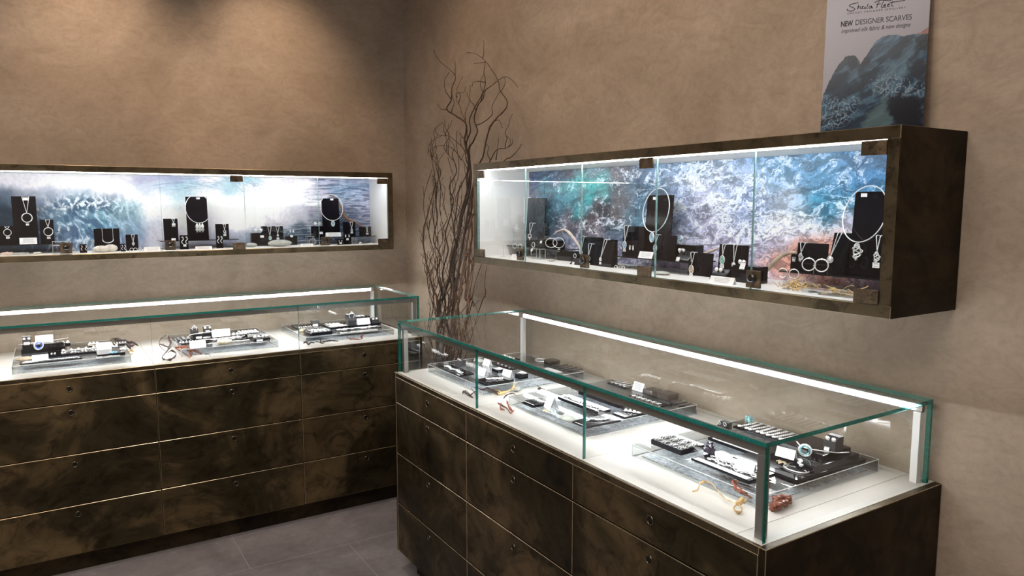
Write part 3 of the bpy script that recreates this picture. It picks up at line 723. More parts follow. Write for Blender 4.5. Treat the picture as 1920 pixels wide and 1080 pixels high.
def earrings(side, s, t, z, gap, kind, sz, label, tagw=0, stand=None, group=None):
    r = place('earring_pair', side, s, t, z, label=label, cat='earrings', group=group)
    for x in (-gap / 2, gap / 2):
        m = MB()
        if kind == 'hoop': m.torus((0, 0, -sz), sz, sz * .1, 24, 6, rot=(0, 0, .5)); m.ball((0, 0, 0), sz * .16)
        elif kind == 'wave':
            m.tube([(sz * .3 * math.sin(k * .7), 0, -k * sz * .22) for k in range(11)], sz * .12, 6); m.torus((0, 0, 0), sz * .22, sz * .05, 10, 4)
        elif kind == 'drop': m.torus((0, 0, -sz * .3), sz * .3, sz * .08, 12, 5); m.ball((0, 0, -sz), sz * .42, 0, 10, 8, (.8, .4, 1.2))
        elif kind == 'star':
            for q in range(9):
                a = 2 * PI * q / 9; m.tube([(0, 0, -sz), (sz * .95 * math.cos(a), -.002 * (q % 3), -sz + sz * .95 * math.sin(a))], [sz * .10, sz * .06], 5); m.ball((sz * .95 * math.cos(a), -.002 * (q % 3), -sz + sz * .95 * math.sin(a)), sz * .13)
        else: m.ball((0, 0, sz * .9), sz, 0, 10, 8, (1, .8, .95)); m.torus((0, -sz * .3, sz * .9), sz * .95, sz * .18, 16, 5)
        m.build('earring', ['silver'], r).location = (x, 0, 0)
    if tagw: ptag(r, 0, -.002, -sz * 2.6 if kind != 'stud' else -.007, tagw, tagw * .8)
    return r
def tstand(side, s, t, z, w_, h, label):
    m = MB().cyl((0, 0, 0), .012, .002).cyl((0, 0, .002), .0016, h - .002).box(-w_ / 2, w_ / 2, -.002, .002, h - .003, h)
    solo(m, 'earring_stand', ['acrylic'], side, s, t, z, 0, label, 'earring stand')
def pebble(side, s, t, z, a, b, h, mat, label, seed=1, rz=0, group=None):
    rr = random.Random(seed); m = MB().ball((0, 0, h), h, 0, 20, 12, (a / h, b / h, 1), .035, rr)
    solo(m, 'pebble', [mat], side, s, t, z, rz, label, 'pebble', group)
def twig(side, pts, rads, mat, name, label, cat, seed=1, sub=5, fork=0):
    rr = random.Random(seed); P = [Vector(W(side, *p)) for p in pts]; out = []; rs = []
    for i in range(len(P) - 1):
        for k in range(sub):
            f = k / sub; p0 = P[max(i - 1, 0)]; p1 = P[i]; p2 = P[i + 1]; p3 = P[min(i + 2, len(P) - 1)]
            q = .5 * ((2 * p1) + (-p0 + p2) * f + (2 * p0 - 5 * p1 + 4 * p2 - p3) * f * f + (-p0 + 3 * p1 - 3 * p2 + p3) * f ** 3)
            rad = rads[i] * (1 - f) + rads[i + 1] * f
            out.append(q + Vector([rr.uniform(-.12, .12) * rad for _ in range(3)])); rs.append(rad * rr.uniform(.85, 1.15))
    out.append(P[-1]); rs.append(rads[-1])
    c = out[0].copy(); m = MB(); m.tube([p - c for p in out], rs, 7)
    o = m.build(name, [mat]); o.location = c
    return tag(o, label, cat)
def seaweed(side, paths, mat, label, seed=1, width=.006, z=.0, group=None):
    # crinkled flat ribbons on one root; each path is a list of (s, t, z)
    rr = random.Random(seed); m = MB(); c = Vector(W(side, *paths[0][0]))
    for path in paths:
        P = [Vector(W(side, *p)) for p in path]; out = []; rs = []; n = 7
        for i in range(len(P) - 1):
            for k in range(n):
                f = k / n; p0 = P[max(i - 1, 0)]; p1 = P[i]; p2 = P[i + 1]; p3 = P[min(i + 2, len(P) - 1)]
                q = .5 * ((2 * p1) + (-p0 + p2) * f + (2 * p0 - 5 * p1 + 4 * p2 - p3) * f * f + (-p0 + 3 * p1 - 3 * p2 + p3) * f ** 3)
                q.z += rr.uniform(0, width * .35); q += Vector((rr.uniform(-1, 1), rr.uniform(-1, 1), 0)) * width * .22
                out.append(q - c); e = (i + f) / (len(P) - 1); ww = width * (.25 + .9 * math.sin(PI * min(1, .12 + e * .9)) ** .8) * rr.uniform(.55, 1.25)
                rs.append((ww, .0008 + ww * .14))
        m.tube(out, rs, 6, flat=(rr.uniform(-.6, .6), rr.uniform(-.6, .6), .8))
    o = m.build('dried_seaweed', [mat]); o.location = c
    return tag(o, label, 'seaweed', group)
def bangle(side, s, t, z, r_, label, lying=True, th=.0016, ell=.8, rz=0, beads=False):
    m = MB()
    if beads:
        n = 44
        for i in range(n): a = 2 * PI * i / n; m.ball((r_ * math.cos(a), r_ * ell * math.sin(a), th), th, 0, 6, 4)
    else: m.torus((0, 0, th if lying else r_), r_, th, 40, 8, rot=(PI / 2, 0, 0) if lying else (0, 0, rz), sz=ell)
    solo(m, 'bangle', ['silver'], side, s, t, z, rz if lying else 0, label, 'bracelet')
def bracelet(side, s, t, z, L, label, rz=0, links=14, sz=.005, stone=None, wob=.15, group=None):
    # a chain of open links laid along local x; some carry a stone
    r = place('bracelet', side, s, t, z, rz, 0, label, 'bracelet', group)
    m = MB(); rr = random.Random(int(abs(s * 1000)) + int(L * 999)); st = MB()
    for i in range(links):
        x = -L / 2 + L * (i + .5) / links; y = wob * sz * math.sin(i * 1.1) * 2
        m.torus((x, y, sz * .25), sz * .5, sz * .13, 12, 5, rot=(PI / 2 + rr.uniform(-.3, .3), rr.uniform(-.4, .4), rr.uniform(-.6, .6)), sx=1.25)
        if stone: st.ball((x, y, sz * .3), sz * .32, 0, 8, 5, (1, 1, .6))
        else: m.ball((x + L / links / 2, y, sz * .25), sz * .2, 0, 6, 4)
    m.build('chain', ['silver'], r)
    if stone: st.build('stones', [stone], r)
def plate(side, s, t, z, w_, d, h, label, rz=0, mat='black', group=None):
    solo(MB().box(-w_ / 2, w_ / 2, -d / 2, d / 2, 0, h), 'display_plate', [mat], side, s, t, z, rz, label, 'display plate', group, .0008)
def ringcube(side, s, t, z, w_, h, label, rz=0, kind='stud'):
    q = w_ / 2
    m = MB().prism([(-q, 0), (q, 0), (q, h), (-q * .1, h), (-q, h * .62)], -w_ / 2, w_ / 2, axis='x')
    r = solo(m, 'ring_stand', ['black_matte'], side, s, t, z, rz, label, 'ring stand', None, .0006)
def ring(side, s, t, z, r_, label, stone=None, rz=0, group=None, tilt=0):
    m = MB().torus((0, 0, r_), r_, r_ * .11, 24, 6); o = solo(m, 'ring', ['silver'], side, s, t, z, rz, label, 'ring', group, 0, tilt)
    if stone: MB().ball((0, 0, r_ * 2.15), r_ * .42, 0, 10, 6, (1, 1, .6)).build('stone', [stone], o)
def tray(side, s0, s1, t0, t1, h, label):
    # clear open-bottomed acrylic plinth over a printed water sheet
    z = .8881; w_, d = s1 - s0, t1 - t0
    r = place('acrylic_plinth', side, (s0 + s1) / 2, (t0 + t1) / 2, z, label=label, cat='display plinth')
    a, b = w_ / 2, d / 2; th = .004
    MB().box(-a, a, -b, b, h - th, h).build('top_sheet', ['acrylic'], r)
    wl = MB(); wl.box(-a, a, -b, -b + th, 0, h - th - .0002).box(-a, a, b - th, b, 0, h - th - .0002).box(-a, -a + th, -b + th, b - th, 0, h - th - .0002).box(a - th, a, -b + th, b - th, 0, h - th - .0002)
    wl.build('side_wall', ['acrylic'], r)
    e = MB(); q = .0016
    for zz in (0.0004, h - q):
        for y in (-b - .0003, b - q + .0003): e.box(-a, a, y, y + q, zz, zz + q)
        for x in (-a - .0003, a - q + .0003): e.box(x, x + q, -b + q, b - q, zz, zz + q)
    for x in (-a, a - q):
        for y in (-b, b - q): e.box(x, x + q, y, y + q, q, h - q)
    e.build('polished_edge', ['acrylic_edge'], r)
    MB().box(-a + .02, a - .02, -b + .02, b - .02, .0005, .0035).build('water_print', ['water'], r)
    return z + h + .0002
def crystal(side, s, t, z, r_, label, mat='crystal', seed=3):
    rr = random.Random(seed); m = MB()
    m.ball((0, 0, r_ * .5), r_ * .8, 0, 7, 5, (1, .8, .6), .18, rr)
    for k in range(14):
        a = rr.uniform(0, 2 * PI); e = rr.uniform(.4, 1.3); d = Vector((math.cos(a) * math.cos(e), math.sin(a) * math.cos(e) * .8, math.sin(e)))
        p = Vector((0, 0, r_ * .45)); L = r_ * rr.uniform(.75, 1.1)
        m.tube([p, p + d * L * .8, p + d * L], [r_ * .26, r_ * .22, r_ * .02], 6)
    for f in range(len(m.sm)): m.sm[f] = False
    solo(m, 'crystal_cluster', [mat], side, s, t, z, 0, label, 'crystal')
def shellpiece(side, s, t, z, r_, label, mat='shell', group=None, rz=0):
    m = MB(); n = 15; vs = [(0, -r_ * .9, .001)]; top = []
    for i in range(n):
        a = PI * (-.12 + 1.24 * i / (n - 1)); q = r_ * (1 + (.05 if i % 2 else -.05))
        top.append((q * math.cos(a), q * math.sin(a) * .95, r_ * .10))
    mid = [(x * .55, y * .55 - .2 * r_, r_ * (.42 if i % 2 else .34)) for i, (x, y, z_) in enumerate(top)]
    vs += mid + top; fs = []
    for i in range(n - 1): fs += [(0, 1 + i, 2 + i), (1 + i, 1 + n + i, 2 + n + i, 2 + i)]
    m.add(vs, fs, 0, True); fs2 = [tuple(reversed(f)) for f in fs]; m.add([(x, y, zz - .001) for x, y, zz in vs], fs2, 0, True)
    solo(m, 'seashell', [mat], side, s, t, z, rz, label, 'seashell', group)

def bar_necklace(side, s, t, ztop, hw, drop, label):
    r = place('necklace', side, s, t, ztop, 0, 0, label, 'necklace'); m = MB(); k = math.tan(TILT)
    for sg in (-1, 1): m.tube([(sg * hw, .010, .0015), (sg * hw, -.003, .0025), (sg * hw, -.005, 0), (sg * hw * .98, -.005 + k * drop * .8, -drop * .8)], .001, 5)
    m.build('chain', ['silver'], r)
    c = MB(); c.tube([(hw * 1.02 * math.sin(a), -.006 + k * drop, -drop * .8 - drop * .25 * math.cos(a)) for a in [PI * (-.5 + i / 16) for i in range(17)]], .0022, 6)
    c.build('curved_bar', ['silver'], r)
def brooch(side, s, t, z, r_, label):
    r = solo(MB().torus((0, 0, r_ * 1.15), r_, r_ * .10, 28, 6, sx=.8, sz=1.12), 'brooch', ['silver'], side, s, t, z, 0, label, 'brooch')
    e = MB(); pts = [(r_ * .78 * math.cos(a), r_ * 1.08 * math.sin(a)) for a in [2 * PI * i / 24 for i in range(24)]]; e.prism(pts, -.001, .001)
    e.build('enamel_disc', ['enamel_blue'], r).location = (0, 0, r_ * 1.15)
    q = MB(); q.tube([(r_ * .6 * math.sin(PI * 2 * k / 16), -.0016, r_ * (.9 - 1.8 * k / 16)) for k in range(17)], [r_ * .07 + r_ * .14 * math.sin(PI * k / 16) for k in range(17)], 6)
    q.build('swirl', ['silver'], r).location = (0, 0, r_ * 1.15)
def row(kind, side, s0, t0, s1, t1, z, n, sz, label, group, rz=0):
    # n look-alikes set out in a row: each its own object, one shared mesh
    m = MB()
    if kind == 'stud': m.ball((0, 0, sz * .5), sz * .5, 0, 8, 6); m.torus((0, 0, sz * .3), sz * .6, sz * .14, 12, 5, rot=(PI / 2, 0, 0)); cat, nm = 'earrings', 'stud_earring'
    elif kind == 'ring': m.torus((0, 0, sz), sz, sz * .16, 18, 5, rot=(.3, 0, 0)); cat, nm = 'ring', 'ring'
    elif kind == 'chain':
        for i in range(9): m.torus((0, -sz * 4 + i * sz, sz * .22), sz * .5, sz * .13, 10, 5, rot=(PI / 2, 0, 0))
        cat, nm = 'necklace', 'pendant_chain'
        m.ball((0, -sz * 5, sz * .4), sz * .8, 0, 8, 6, (1, 1, .5))
    elif kind == 'slot': m.box(-sz * .5, sz * .5, -sz * 3.5, sz * 3.5, 0, sz * .5); cat, nm = 'display plate', 'slot_pad'
    else:
        for q in (-1, 1): m.tube([(q * sz * .55 + sz * .25 * math.sin(k * 1.2), -k * sz * .4 + sz, sz * .25) for k in range(7)], sz * .17, 5)
        cat, nm = 'earrings', 'earring_pair'
    me = m.mesh(nm, ['black_matte' if kind == 'slot' else 'silver'])
    for i in range(n):
        f = i / max(1, n - 1); o = bpy.data.objects.new(nm, me); COL.objects.link(o)
        o.location = W(side, s0 + (s1 - s0) * f, t0 + (t1 - t0) * f, z); o.rotation_euler = (0, 0, RZ[side] + rz + rnd.uniform(-.1, .1)); tag(o, label, cat, group)
def strip(side, s, t, z, w_, d, label, rz=0):
    m = MB().box(-w_ / 2, w_ / 2, -d / 2, d / 2, 0, .0012)
    for k in range(int(w_ / .012)):
        x = -w_ / 2 + .006 + k * .012; m.box(x - .004, x + .004, -d / 2 + .002, -d / 2 + .0035, .0012, .0014, 1); m.box(x - .003, x + .003, -d / 2 + .005, -d / 2 + .006, .0012, .0014, 1)
    solo(m, 'price_strip', ['card', 'ink'], side, s, t, z, rz, label, 'price strip')
def flat_arc(side, pts, label, r_=.0016):
    c = Vector(W(side, *pts[0])); o = MB().tube([Vector(W(side, *p)) - c for p in pts], r_, 6).build('neck_ring', ['silver']); o.location = c
    return tag(o, label, 'necklace')
def ringpendant(side, s, t, z, r_, label, mat='enamel_teal'):
    r = solo(MB().torus((0, 0, r_), r_, r_ * .16, 32, 8), 'ring_pendant', ['silver'], side, s, t, z, .5, label, 'pendant', None, 0, 0)
    MB().torus((0, -.001, r_), r_ * .76, r_ * .17, 32, 8).build('enamel_band', [mat], r)
def ringflat(side, s, t, z, r_, label):
    solo(MB().torus((0, 0, r_ * .2), r_, r_ * .2, 28, 8, rot=(PI / 2, 0, 0)), 'ring', ['enamel_blue'], side, s, t, z, 0, label, 'ring')

def weedheap(side, s, t, z, rx, ry, h, n, label, seed, mat='weed_gold'):
    rr = random.Random(seed); m = MB()
    for k in range(n):
        a = rr.uniform(0, 2 * PI); x, y, zz = rx * rr.uniform(-.7, .7), ry * rr.uniform(-.7, .7), rr.uniform(.001, h * .6); pts = []; da = rr.uniform(-.9, .9)
        for i in range(9):
            pts.append((x, y, max(.001, zz))); a += da + rr.uniform(-.6, .6); x += rx * .16 * math.cos(a); y += ry * .2 * math.sin(a); zz += rr.uniform(-.4, .45) * h * .5; zz = min(zz, h)
            x = max(-rx, min(rx, x)); y = max(-ry, min(ry, y))
        w0 = rr.uniform(.0012, .0026); m.tube(pts, [(w0 * (1 - .07 * i) * rr.uniform(.7, 1.3), w0 * .45) for i in range(9)], 5)
    solo(m, 'dried_seaweed', [mat], side, s, t, z, 0, label, 'seaweed')
# left showcase
riser('L', -2.2, -1.795, -.14, -.03, 1.3675, .0445, 'black topped riser shelf at the left end of the left showcase')
riser('L', -1.4154, -1.0325, -0.14, -0.03, 1.3675, 0.0445, 'black topped riser shelf in the middle of the left showcase')
riser('L', -0.6682, -0.2672, -0.15, -0.03, 1.3675, 0.0445, 'black topped riser shelf at the right end of the left showcase')
board('L', -1.9796, -0.11, 1.412, 0.0959, 0.222, 'tall black board with a large hoop necklace, left end of the left showcase')
necklace('L', -1.9714, -0.118, 1.629, 0.0135, 0.0716, 'hoop', 0.021, 'silver necklace with a large open hoop on the tall black board at the far left', lean=0.0006, ptagw=0.012, tag_up=0.02)
tent('L', -1.9722, -0.136, 1.412, 0.0683, 0.0299, 'white text card in front of the tall board with the large hoop necklace')
board('L', -2.0649, -0.12, 1.412, 0.0749, 0.085, 'low black board at the left edge of the frame')
necklace('L', -2.0507, -0.127, 1.4923, 0.0081, 0.0075, 'hoop', 0.015, 'silver necklace with a small hoop on the board at the left edge of the frame', lean=0.0005, ptagw=0.014)
board('L', -1.8954, -0.11, 1.412, 0.0557, 0.1121, 'black board with a hoop necklace just right of the tall far left board')
necklace('L', -1.8908, -0.118, 1.5219, 0.0085, 0.0328, 'hoop', 0.019, 'silver hoop necklace hanging right of the tall far left board', lean=0.0001, ptagw=0.014)
tstand('L', -1.83, -0.1, 1.412, 0.06, 0.055, 'clear stand for silver drop earrings in front of the breaking wave')
earrings('L', -1.828, -0.103, 1.4855, 0.0393, 'drop', 0.012, 'silver drop earrings on a clear stand in front of the breaking wave')
clear_block('L', -1.8426, -0.22, 1.3675, 0.074, 0.03, 0.0597, 'clear block behind the leftmost lock of the left showcase')
bangle('L', -1.8613, -0.215, 1.405, 0.016, 'small silver bangle on the clear block at the leftmost lock')
tag_thing('L', -1.8296, -0.226, 1.4, 0.014, 0.009, 'small white price tag on the clear block at the leftmost lock')
twig('L', [(-2.078, -0.2, 1.3696), (-2.0539, -0.2, 1.3723), (-2.0337, -0.2, 1.3752)], [0.008, 0.011, 0.006], 'driftwood_pink', 'driftwood', 'pale driftwood piece lying at the left edge of the left showcase', 'driftwood')
twig('L', [(-2.0383, -0.19, 1.3711), (-2.0018, -0.19, 1.371), (-1.973, -0.19, 1.3724)], [0.005, 0.007, 0.004], 'pebble', 'driftwood', 'grey driftwood stick lying near the left edge of the left showcase', 'driftwood')
pebble('L', -1.9482, -0.202, 1.3675, 0.008, 0.006, 0.005, 'pebble_light', 'tiny pale shell pebble beside the grey driftwood stick, left of three', seed=0)
pebble('L', -1.9399, -0.19, 1.3675, 0.008, 0.006, 0.005, 'pebble_light', 'tiny pale shell pebble beside the grey driftwood stick, middle of three', seed=1)
pebble('L', -1.9316, -0.178, 1.3675, 0.008, 0.006, 0.005, 'pebble_light', 'tiny pale shell pebble beside the grey driftwood stick, right of three', seed=2)
board('L', -1.7555, -0.2, 1.3675, 0.0304, 0.0407, 'small black earring card between the leftmost lock and the wide board')
earrings('L', -1.7529, -0.206, 1.4011, 0.0175, 'wave', 0.01, 'silver wavy earrings on the small black card right of the leftmost lock')
clear_block('L', -1.7151, -0.085, 1.3675, 0.0567, 0.03, 0.0557, 'clear block left of the wide bar necklace board')
necklace('L', -1.7094, -0.105, 1.4208, 0.0045, 0.034, 'link', 0.01, 'small silver link pendant on the clear block left of the bar necklace board', lean=0.0004)
tag_thing('L', -1.7311, -0.235, 1.3675, 0.016, 0.011, 'small white price tag standing left of the pale rock in the left showcase')
board('L', -1.6492, -0.13, 1.3675, 0.1103, 0.1112, 'wide black board with a curved bar necklace')
bar_necklace('L', -1.6466, -.138, 1.4769, 0.0229, 0.0641, 'silver curved bar necklace on the wide black board')
pebble('L', -1.6812, -0.2, 1.3675, 0.034, 0.02, 0.016, 'pebble_light', 'pale rough rock under the bar necklace board', seed=5)
pebble('L', -1.6399, -0.19, 1.3675, 0.03, 0.02, 0.018, 'pebble_light', 'larger pale rough rock right of the first rock', seed=6)
board('L', -1.5867, -0.19, 1.3675, 0.0219, 0.0378, 'small black earring card right of the pale rocks')
earrings('L', -1.5848, -0.196, 1.398, 0.0115, 'wave', 0.01, 'silver leaf earrings on the small card right of the pale rocks')
board('L', -1.5409, -0.13, 1.3675, 0.0546, 0.0788, 'black board with a leaf pendant right of the bar necklace')
necklace('L', -1.537, -0.137, 1.4441, 0.0065, 0.032, 'leaf', 0.01, 'silver leaf pendant necklace on the narrow black board', lean=0.0001)
ring('L', -1.5507, -0.2, 1.3675, 0.008, 'small silver ring lying before the leaf pendant board, left of three')
ring('L', -1.5343, -0.2, 1.3675, 0.008, 'small silver ring lying before the leaf pendant board, middle of three')
ring('L', -1.5155, -0.2, 1.3675, 0.008, 'small silver ring lying before the leaf pendant board, right of three')
tent('L', -1.4631, -0.2317, 1.3675, 0.0711, 0.0208, 'white text card left of the second lock')
board('L', -1.3579, -0.11, 1.412, 0.0677, 0.1113, 'black board with a delicate flower necklace behind the second lock')
necklace('L', -1.3464, -0.118, 1.5207, 0.0062, 0.0191, 'drops', 0.008, 'delicate silver flower drop necklace behind the second lock', lean=0.0003)
tag_thing('L', -1.3502, -0.13, 1.412, 0.02, 0.012, 'white price tag below the delicate flower necklace')
board('L', -1.3072, -0.17, 1.3675, 0.0403, 0.0723, 'narrow black card with long wavy earrings')
earrings('L', -1.3059, -0.177, 1.4294, 0.0188, 'wave', 0.016, 'long wavy silver earrings on the narrow card', tagw=0.014)
board('L', -1.227, -0.1, 1.412, 0.1042, 0.2232, 'tall black board with a neck ring of three drops')
torque('L', -1.2213, -0.108, 1.5744, 0.0623, 0.0745, 'drops', 0.019, 'silver neck ring with three twisted drops on the tall central board', tagz=0.0525)
tent('L', -1.226, -0.2336, 1.3675, 0.0787, 0.0161, 'white text card below the three drop neck ring')
board('L', -1.1086, -0.11, 1.412, 0.0672, 0.0804, 'black board with a round pendant right of the three drop neck ring')
necklace('L', -1.0995, -0.118, 1.4898, 0.006, 0.0283, 'link', 0.009, 'silver necklace with a link pendant right of the tall central board', lean=-0.0005, ptagw=0.014)
board('L', -1.1356, -0.17, 1.3675, 0.0343, 0.0683, 'narrow black card with twisted earrings left of the lower clamp')
earrings('L', -1.1355, -0.177, 1.428, 0.0158, 'wave', 0.015, 'twisted silver earrings on the narrow card left of the lower clamp')
pebble('L', -0.9772, -0.17, 1.3675, 0.032, 0.018, 0.012, 'pebble', 'small smooth grey green pebble right of the lower clamp', seed=8)
block('L', -0.9098, -0.065, 1.3675, 0.0885, 0.03, 0.0716, 'black block with pearl studs on top')
earrings('L', -0.9144, -0.07, 1.4466, 0.0285, 'stud', 0.0085, 'white pearl stud earrings on top of the black block')
tag_thing('L', -0.897, -0.084, 1.414, 0.019, 0.013, 'white price tag on the block with the pearl studs')
board('L', -0.837, -0.07, 1.3675, 0.1194, 0.1081, 'wide black board with two pendants above the large pebble')
necklace('L', -0.8556, -0.077, 1.4734, 0.0094, 0.0502, 'enamel_teal', 0.01, 'silver necklace with a round stone pendant, left one above the large pebble', lean=0.0003)
necklace('L', -0.8113, -0.077, 1.4726, 0.0087, 0.0386, 'leaf', 0.009, 'silver necklace with a slim pendant, right one above the large pebble', lean=-0.0014, ptagw=0.014)
pebble('L', -0.8279, -0.18, 1.3675, 0.064, 0.032, 0.0185, 'pebble', 'large smooth grey green pebble in the left showcase', seed=9)
block('L', -0.7288, -0.045, 1.3675, 0.063, 0.03, 0.0491, 'low black block with enamel drop earrings')
earrings('L', -0.7302, -0.07, 1.4532, 0.018, 'drop', 0.011, 'silver drop earrings standing on the low black block')
tag_thing('L', -0.7313, -0.07, 1.412, 0.014, 0.012, 'white price tag on the low block with the drop earrings')
tent('L', -0.6923, -0.2147, 1.3675, 0.0679, 0.0132, 'white text card right of the large pebble')
clear_block('L', -0.6607, -0.175, 1.3675, 0.0418, 0.03, 0.0523, 'clear block under curled silver bangles')
bangle('L', -0.6386, -0.15, 1.3675, 0.02, 'curled silver bangle standing right of the large pebble', lying=False)
board('L', -0.5916, -0.11, 1.412, 0.0801, 0.0607, 'black board with opal studs left of the tall right board')
earrings('L', -0.5942, -0.105, 1.4804, 0.0246, 'stud', 0.008, 'pale opal stud earrings on the board left of the tall right board')
tag_thing('L', -0.5781, -0.122, 1.428, 0.019, 0.013, 'white price tag on the opal stud board')
board('L', -0.5104, -0.1, 1.412, 0.1008, 0.2175, 'tall black board with a spiral enamel neck ring, right end of the left showcase')
torque('L', -0.5085, -0.108, 1.5779, 0.0658, 0.0743, 'enamel_teal', 0.014, 'silver neck ring with a swirling enamel pendant at the right end of the left showcase', tagz=0.0455)
tent('L', -0.5131, -0.1354, 1.412, 0.0876, 0.0239, 'white text card below the enamel neck ring')
board('L', -0.4072, -0.11, 1.412, 0.0742, 0.0824, 'black board with a drop pendant right of the enamel neck ring')
necklace('L', -0.3983, -0.118, 1.4915, 0.0081, 0.0341, 'enamel_teal', 0.008, 'silver necklace with a small drop, right of the enamel neck ring', lean=-0.0009, ptagw=0.014)
board('L', -0.3109, -0.11, 1.412, 0.0727, 0.053, 'black board at the right end of the left showcase riser')
necklace('L', -0.3044, -0.118, 1.462, 0.005, 0.0157, 'leaf', 0.007, 'small silver drop necklace on the rightmost board', lean=-0.0004, ptagw=0.014)
board('L', -0.4947, -0.2, 1.3675, 0.0343, 0.0337, 'small black earring card left of the curled earrings')
earrings('L', -0.4957, -0.206, 1.3956, 0.0155, 'drop', 0.007, 'small silver drop earrings on the small card beside the right lock', tagw=0.014)
board('L', -0.4486, -0.19, 1.3675, 0.0442, 0.0624, 'black earring card in front of the riser, right part of the left showcase')
earrings('L', -0.4518, -0.197, 1.4245, 0.0205, 'drop', 0.01, 'enamel circle drop earrings right of the right lock', tagw=0.014)
clear_block('L', -0.411, -0.185, 1.3675, 0.0318, 0.03, 0.0376, 'clear block beside the enamel circle earrings')
bangle('L', -0.3134, -0.19, 1.3675, 0.024, 'open silver bangle lying near the lower right clamp')
pebble('L', -0.3795, -0.21, 1.3675, 0.008, 0.008, 0.007, 'pebble_light', 'tiny white pebble left of the open bangle', seed=2)
twig('L', [(-0.4979, -0.045, 1.6483), (-0.4602, -0.045, 1.63), (-0.4297, -0.045, 1.5743), (-0.4053, -0.045, 1.5181), (-0.3536, -0.045, 1.4924), (-0.3012, -0.045, 1.4631), (-0.2475, -0.045, 1.459)], [0.003, 0.005, 0.006, 0.009, 0.006, 0.004, 0.002], 'driftwood_brown', 'driftwood', 'long brown driftwood branch behind the enamel neck ring', 'driftwood')
shellpiece('L', -0.2428, -0.09, 1.412, 0.022, 'ochre dried shell standing at the right end of the left showcase', mat='shell')
# right showcase
riser('R', 1.3674, 1.8072, -0.13, -0.03, 1.3675, 0.0445, 'black topped riser shelf at the far end of the right showcase')
riser('R', 2.172, 2.5466, -0.16, -0.03, 1.3675, 0.0445, 'black topped riser shelf in the middle of the right showcase')
riser('R', 2.885, 3.235, -.15, -.03, 1.3675, .0445, 'black topped riser shelf at the near end of the right showcase')
tstand('R', 1.407, -0.1, 1.412, 0.07, 0.075, 'clear stand for the burst earrings at the far end of the right showcase')
earrings('R', 1.4152, -0.104, 1.5048, 0.0585, 'star', 0.017, 'silver burst earrings on a clear stand, far end of the right showcase')
tstand('R', 1.5472, -0.17, 1.3675, 0.06, 0.06, 'clear stand for link earrings behind the far lock')
earrings('R', 1.5533, -0.174, 1.4257, 0.0428, 'hoop', 0.01, 'silver link earrings hanging just left of the far lock')
tstand('R', 1.4809, -0.2, 1.3675, 0.06, 0.05, 'clear stand for small hoops at the far lower clamp')
earrings('R', 1.4895, -0.204, 1.4049, 0.0401, 'hoop', 0.009, 'small silver hoop earrings nearest the far lower clamp')
tent('R', 1.6054, -0.2179, 1.3675, 0.0465, 0.0178, 'white text card at the far end of the right showcase')
bangle('R', 1.6108, -0.17, 1.3675, 0.016, 'small silver ring bangle lying right of the far lock')
board('R', 1.5181, -0.06, 1.412, 0.1401, 0.2131, 'tall black board at the far end of the right showcase')
necklace('R', 1.472, -0.07, 1.6255, 0.0162, 0.0834, 'twist', 0.013, 'silver necklace with a folded twist pendant on the far tall board', lean=-0.0028)
board('R', 1.5988, -0.095, 1.412, 0.1272, 0.1046, 'black board with linked ring pendant in front of the far tall board')
necklace('R', 1.565, -0.104, 1.5134, 0.0125, 0.0441, 'link', 0.012, 'silver necklace with linked ring pendant at the far end', lean=-0.006)
tag_thing('R', 1.6334, -0.107, 1.43, 0.013, 0.012, 'small white price tag on the linked ring pendant board')
block('R', 1.5861, -0.0525, 1.412, 0.2545, 0.035, 0.032, 'long low black block on the far riser shelf of the right showcase')
bangle('R', 1.7174, -0.11, 1.412, 0.024, 'slim silver bangle standing on the far riser shelf', lying=False, rz=0.9)
bangle('R', 1.7557, -0.1, 1.412, 0.026, 'larger silver bangle leaning right of the slim bangle', lying=False, rz=0.5)
twig('R', [(1.7198, -0.1, 1.4703), (1.7501, -0.1, 1.4846), (1.7911, -0.1, 1.4936), (1.8314, -0.1, 1.4807), (1.8676, -0.1, 1.454), (1.8962, -0.1, 1.4296), (1.9105, -0.1, 1.4048)], [0.002, 0.0035, 0.0045, 0.0055, 0.0055, 0.0045, 0.004], 'driftwood_pink', 'driftwood', 'pale arching driftwood at the far end of the right showcase', 'driftwood')
clear_block('R', 1.6784, -0.15, 1.3675, 0.068, 0.03, 0.0445, 'clear ribbed block topped by a ring, far end')
ring('R', 1.6421, -0.15, 1.4145, 0.011, 'wide silver ring on the clear ribbed block', tilt=0)
tag_thing('R', 1.6597, -0.172, 1.4, 0.013, 0.012, 'small white price tag on the clear ribbed block')
block('R', 1.8318, -0.1025, 1.3675, 0.1201, 0.035, 0.0423, 'low black block right of the far riser shelf')
tag_thing('R', 1.7867, -0.124, 1.404, 0.014, 0.013, 'small white price tag on the low black block')
wedge('R', 1.997, -0.1825, 1.3675, 0.0605, 0.0233, 0.035, 'small black wedge beside the second lock')
tag_thing('R', 1.997, -0.208, 1.3675, 0.013, 0.012, 'small white price tag on the small black wedge')
ring('R', 1.9711, -0.178, 1.3915, 0.008, 'silver ring on the small black wedge')
pebble('R', 1.813, -0.1791, 1.3675, 0.02, 0.012, 0.005, 'pebble', 'flat grey pebble under the far riser shelf', seed=11)
board('R', 1.9728, -0.1, 1.3675, 0.1237, 0.1034, 'black board behind the three long pendants')
necklace('R', 1.9351, -0.108, 1.4693, 0.0085, 0.0525, 'link', 0.009, 'silver necklace with a ring pendant behind the second lock', lean=-0.0041)
board('R', 2.0768, -0.155, 1.3675, 0.0762, 0.0806, 'black board in front with a round drop necklace')
necklace('R', 2.0511, -0.163, 1.4468, 0.0089, 0.0423, 'hoop', 0.009, 'silver necklace with a round drop, middle one right of the second lock', lean=-0.0048, ptagw=0.011)
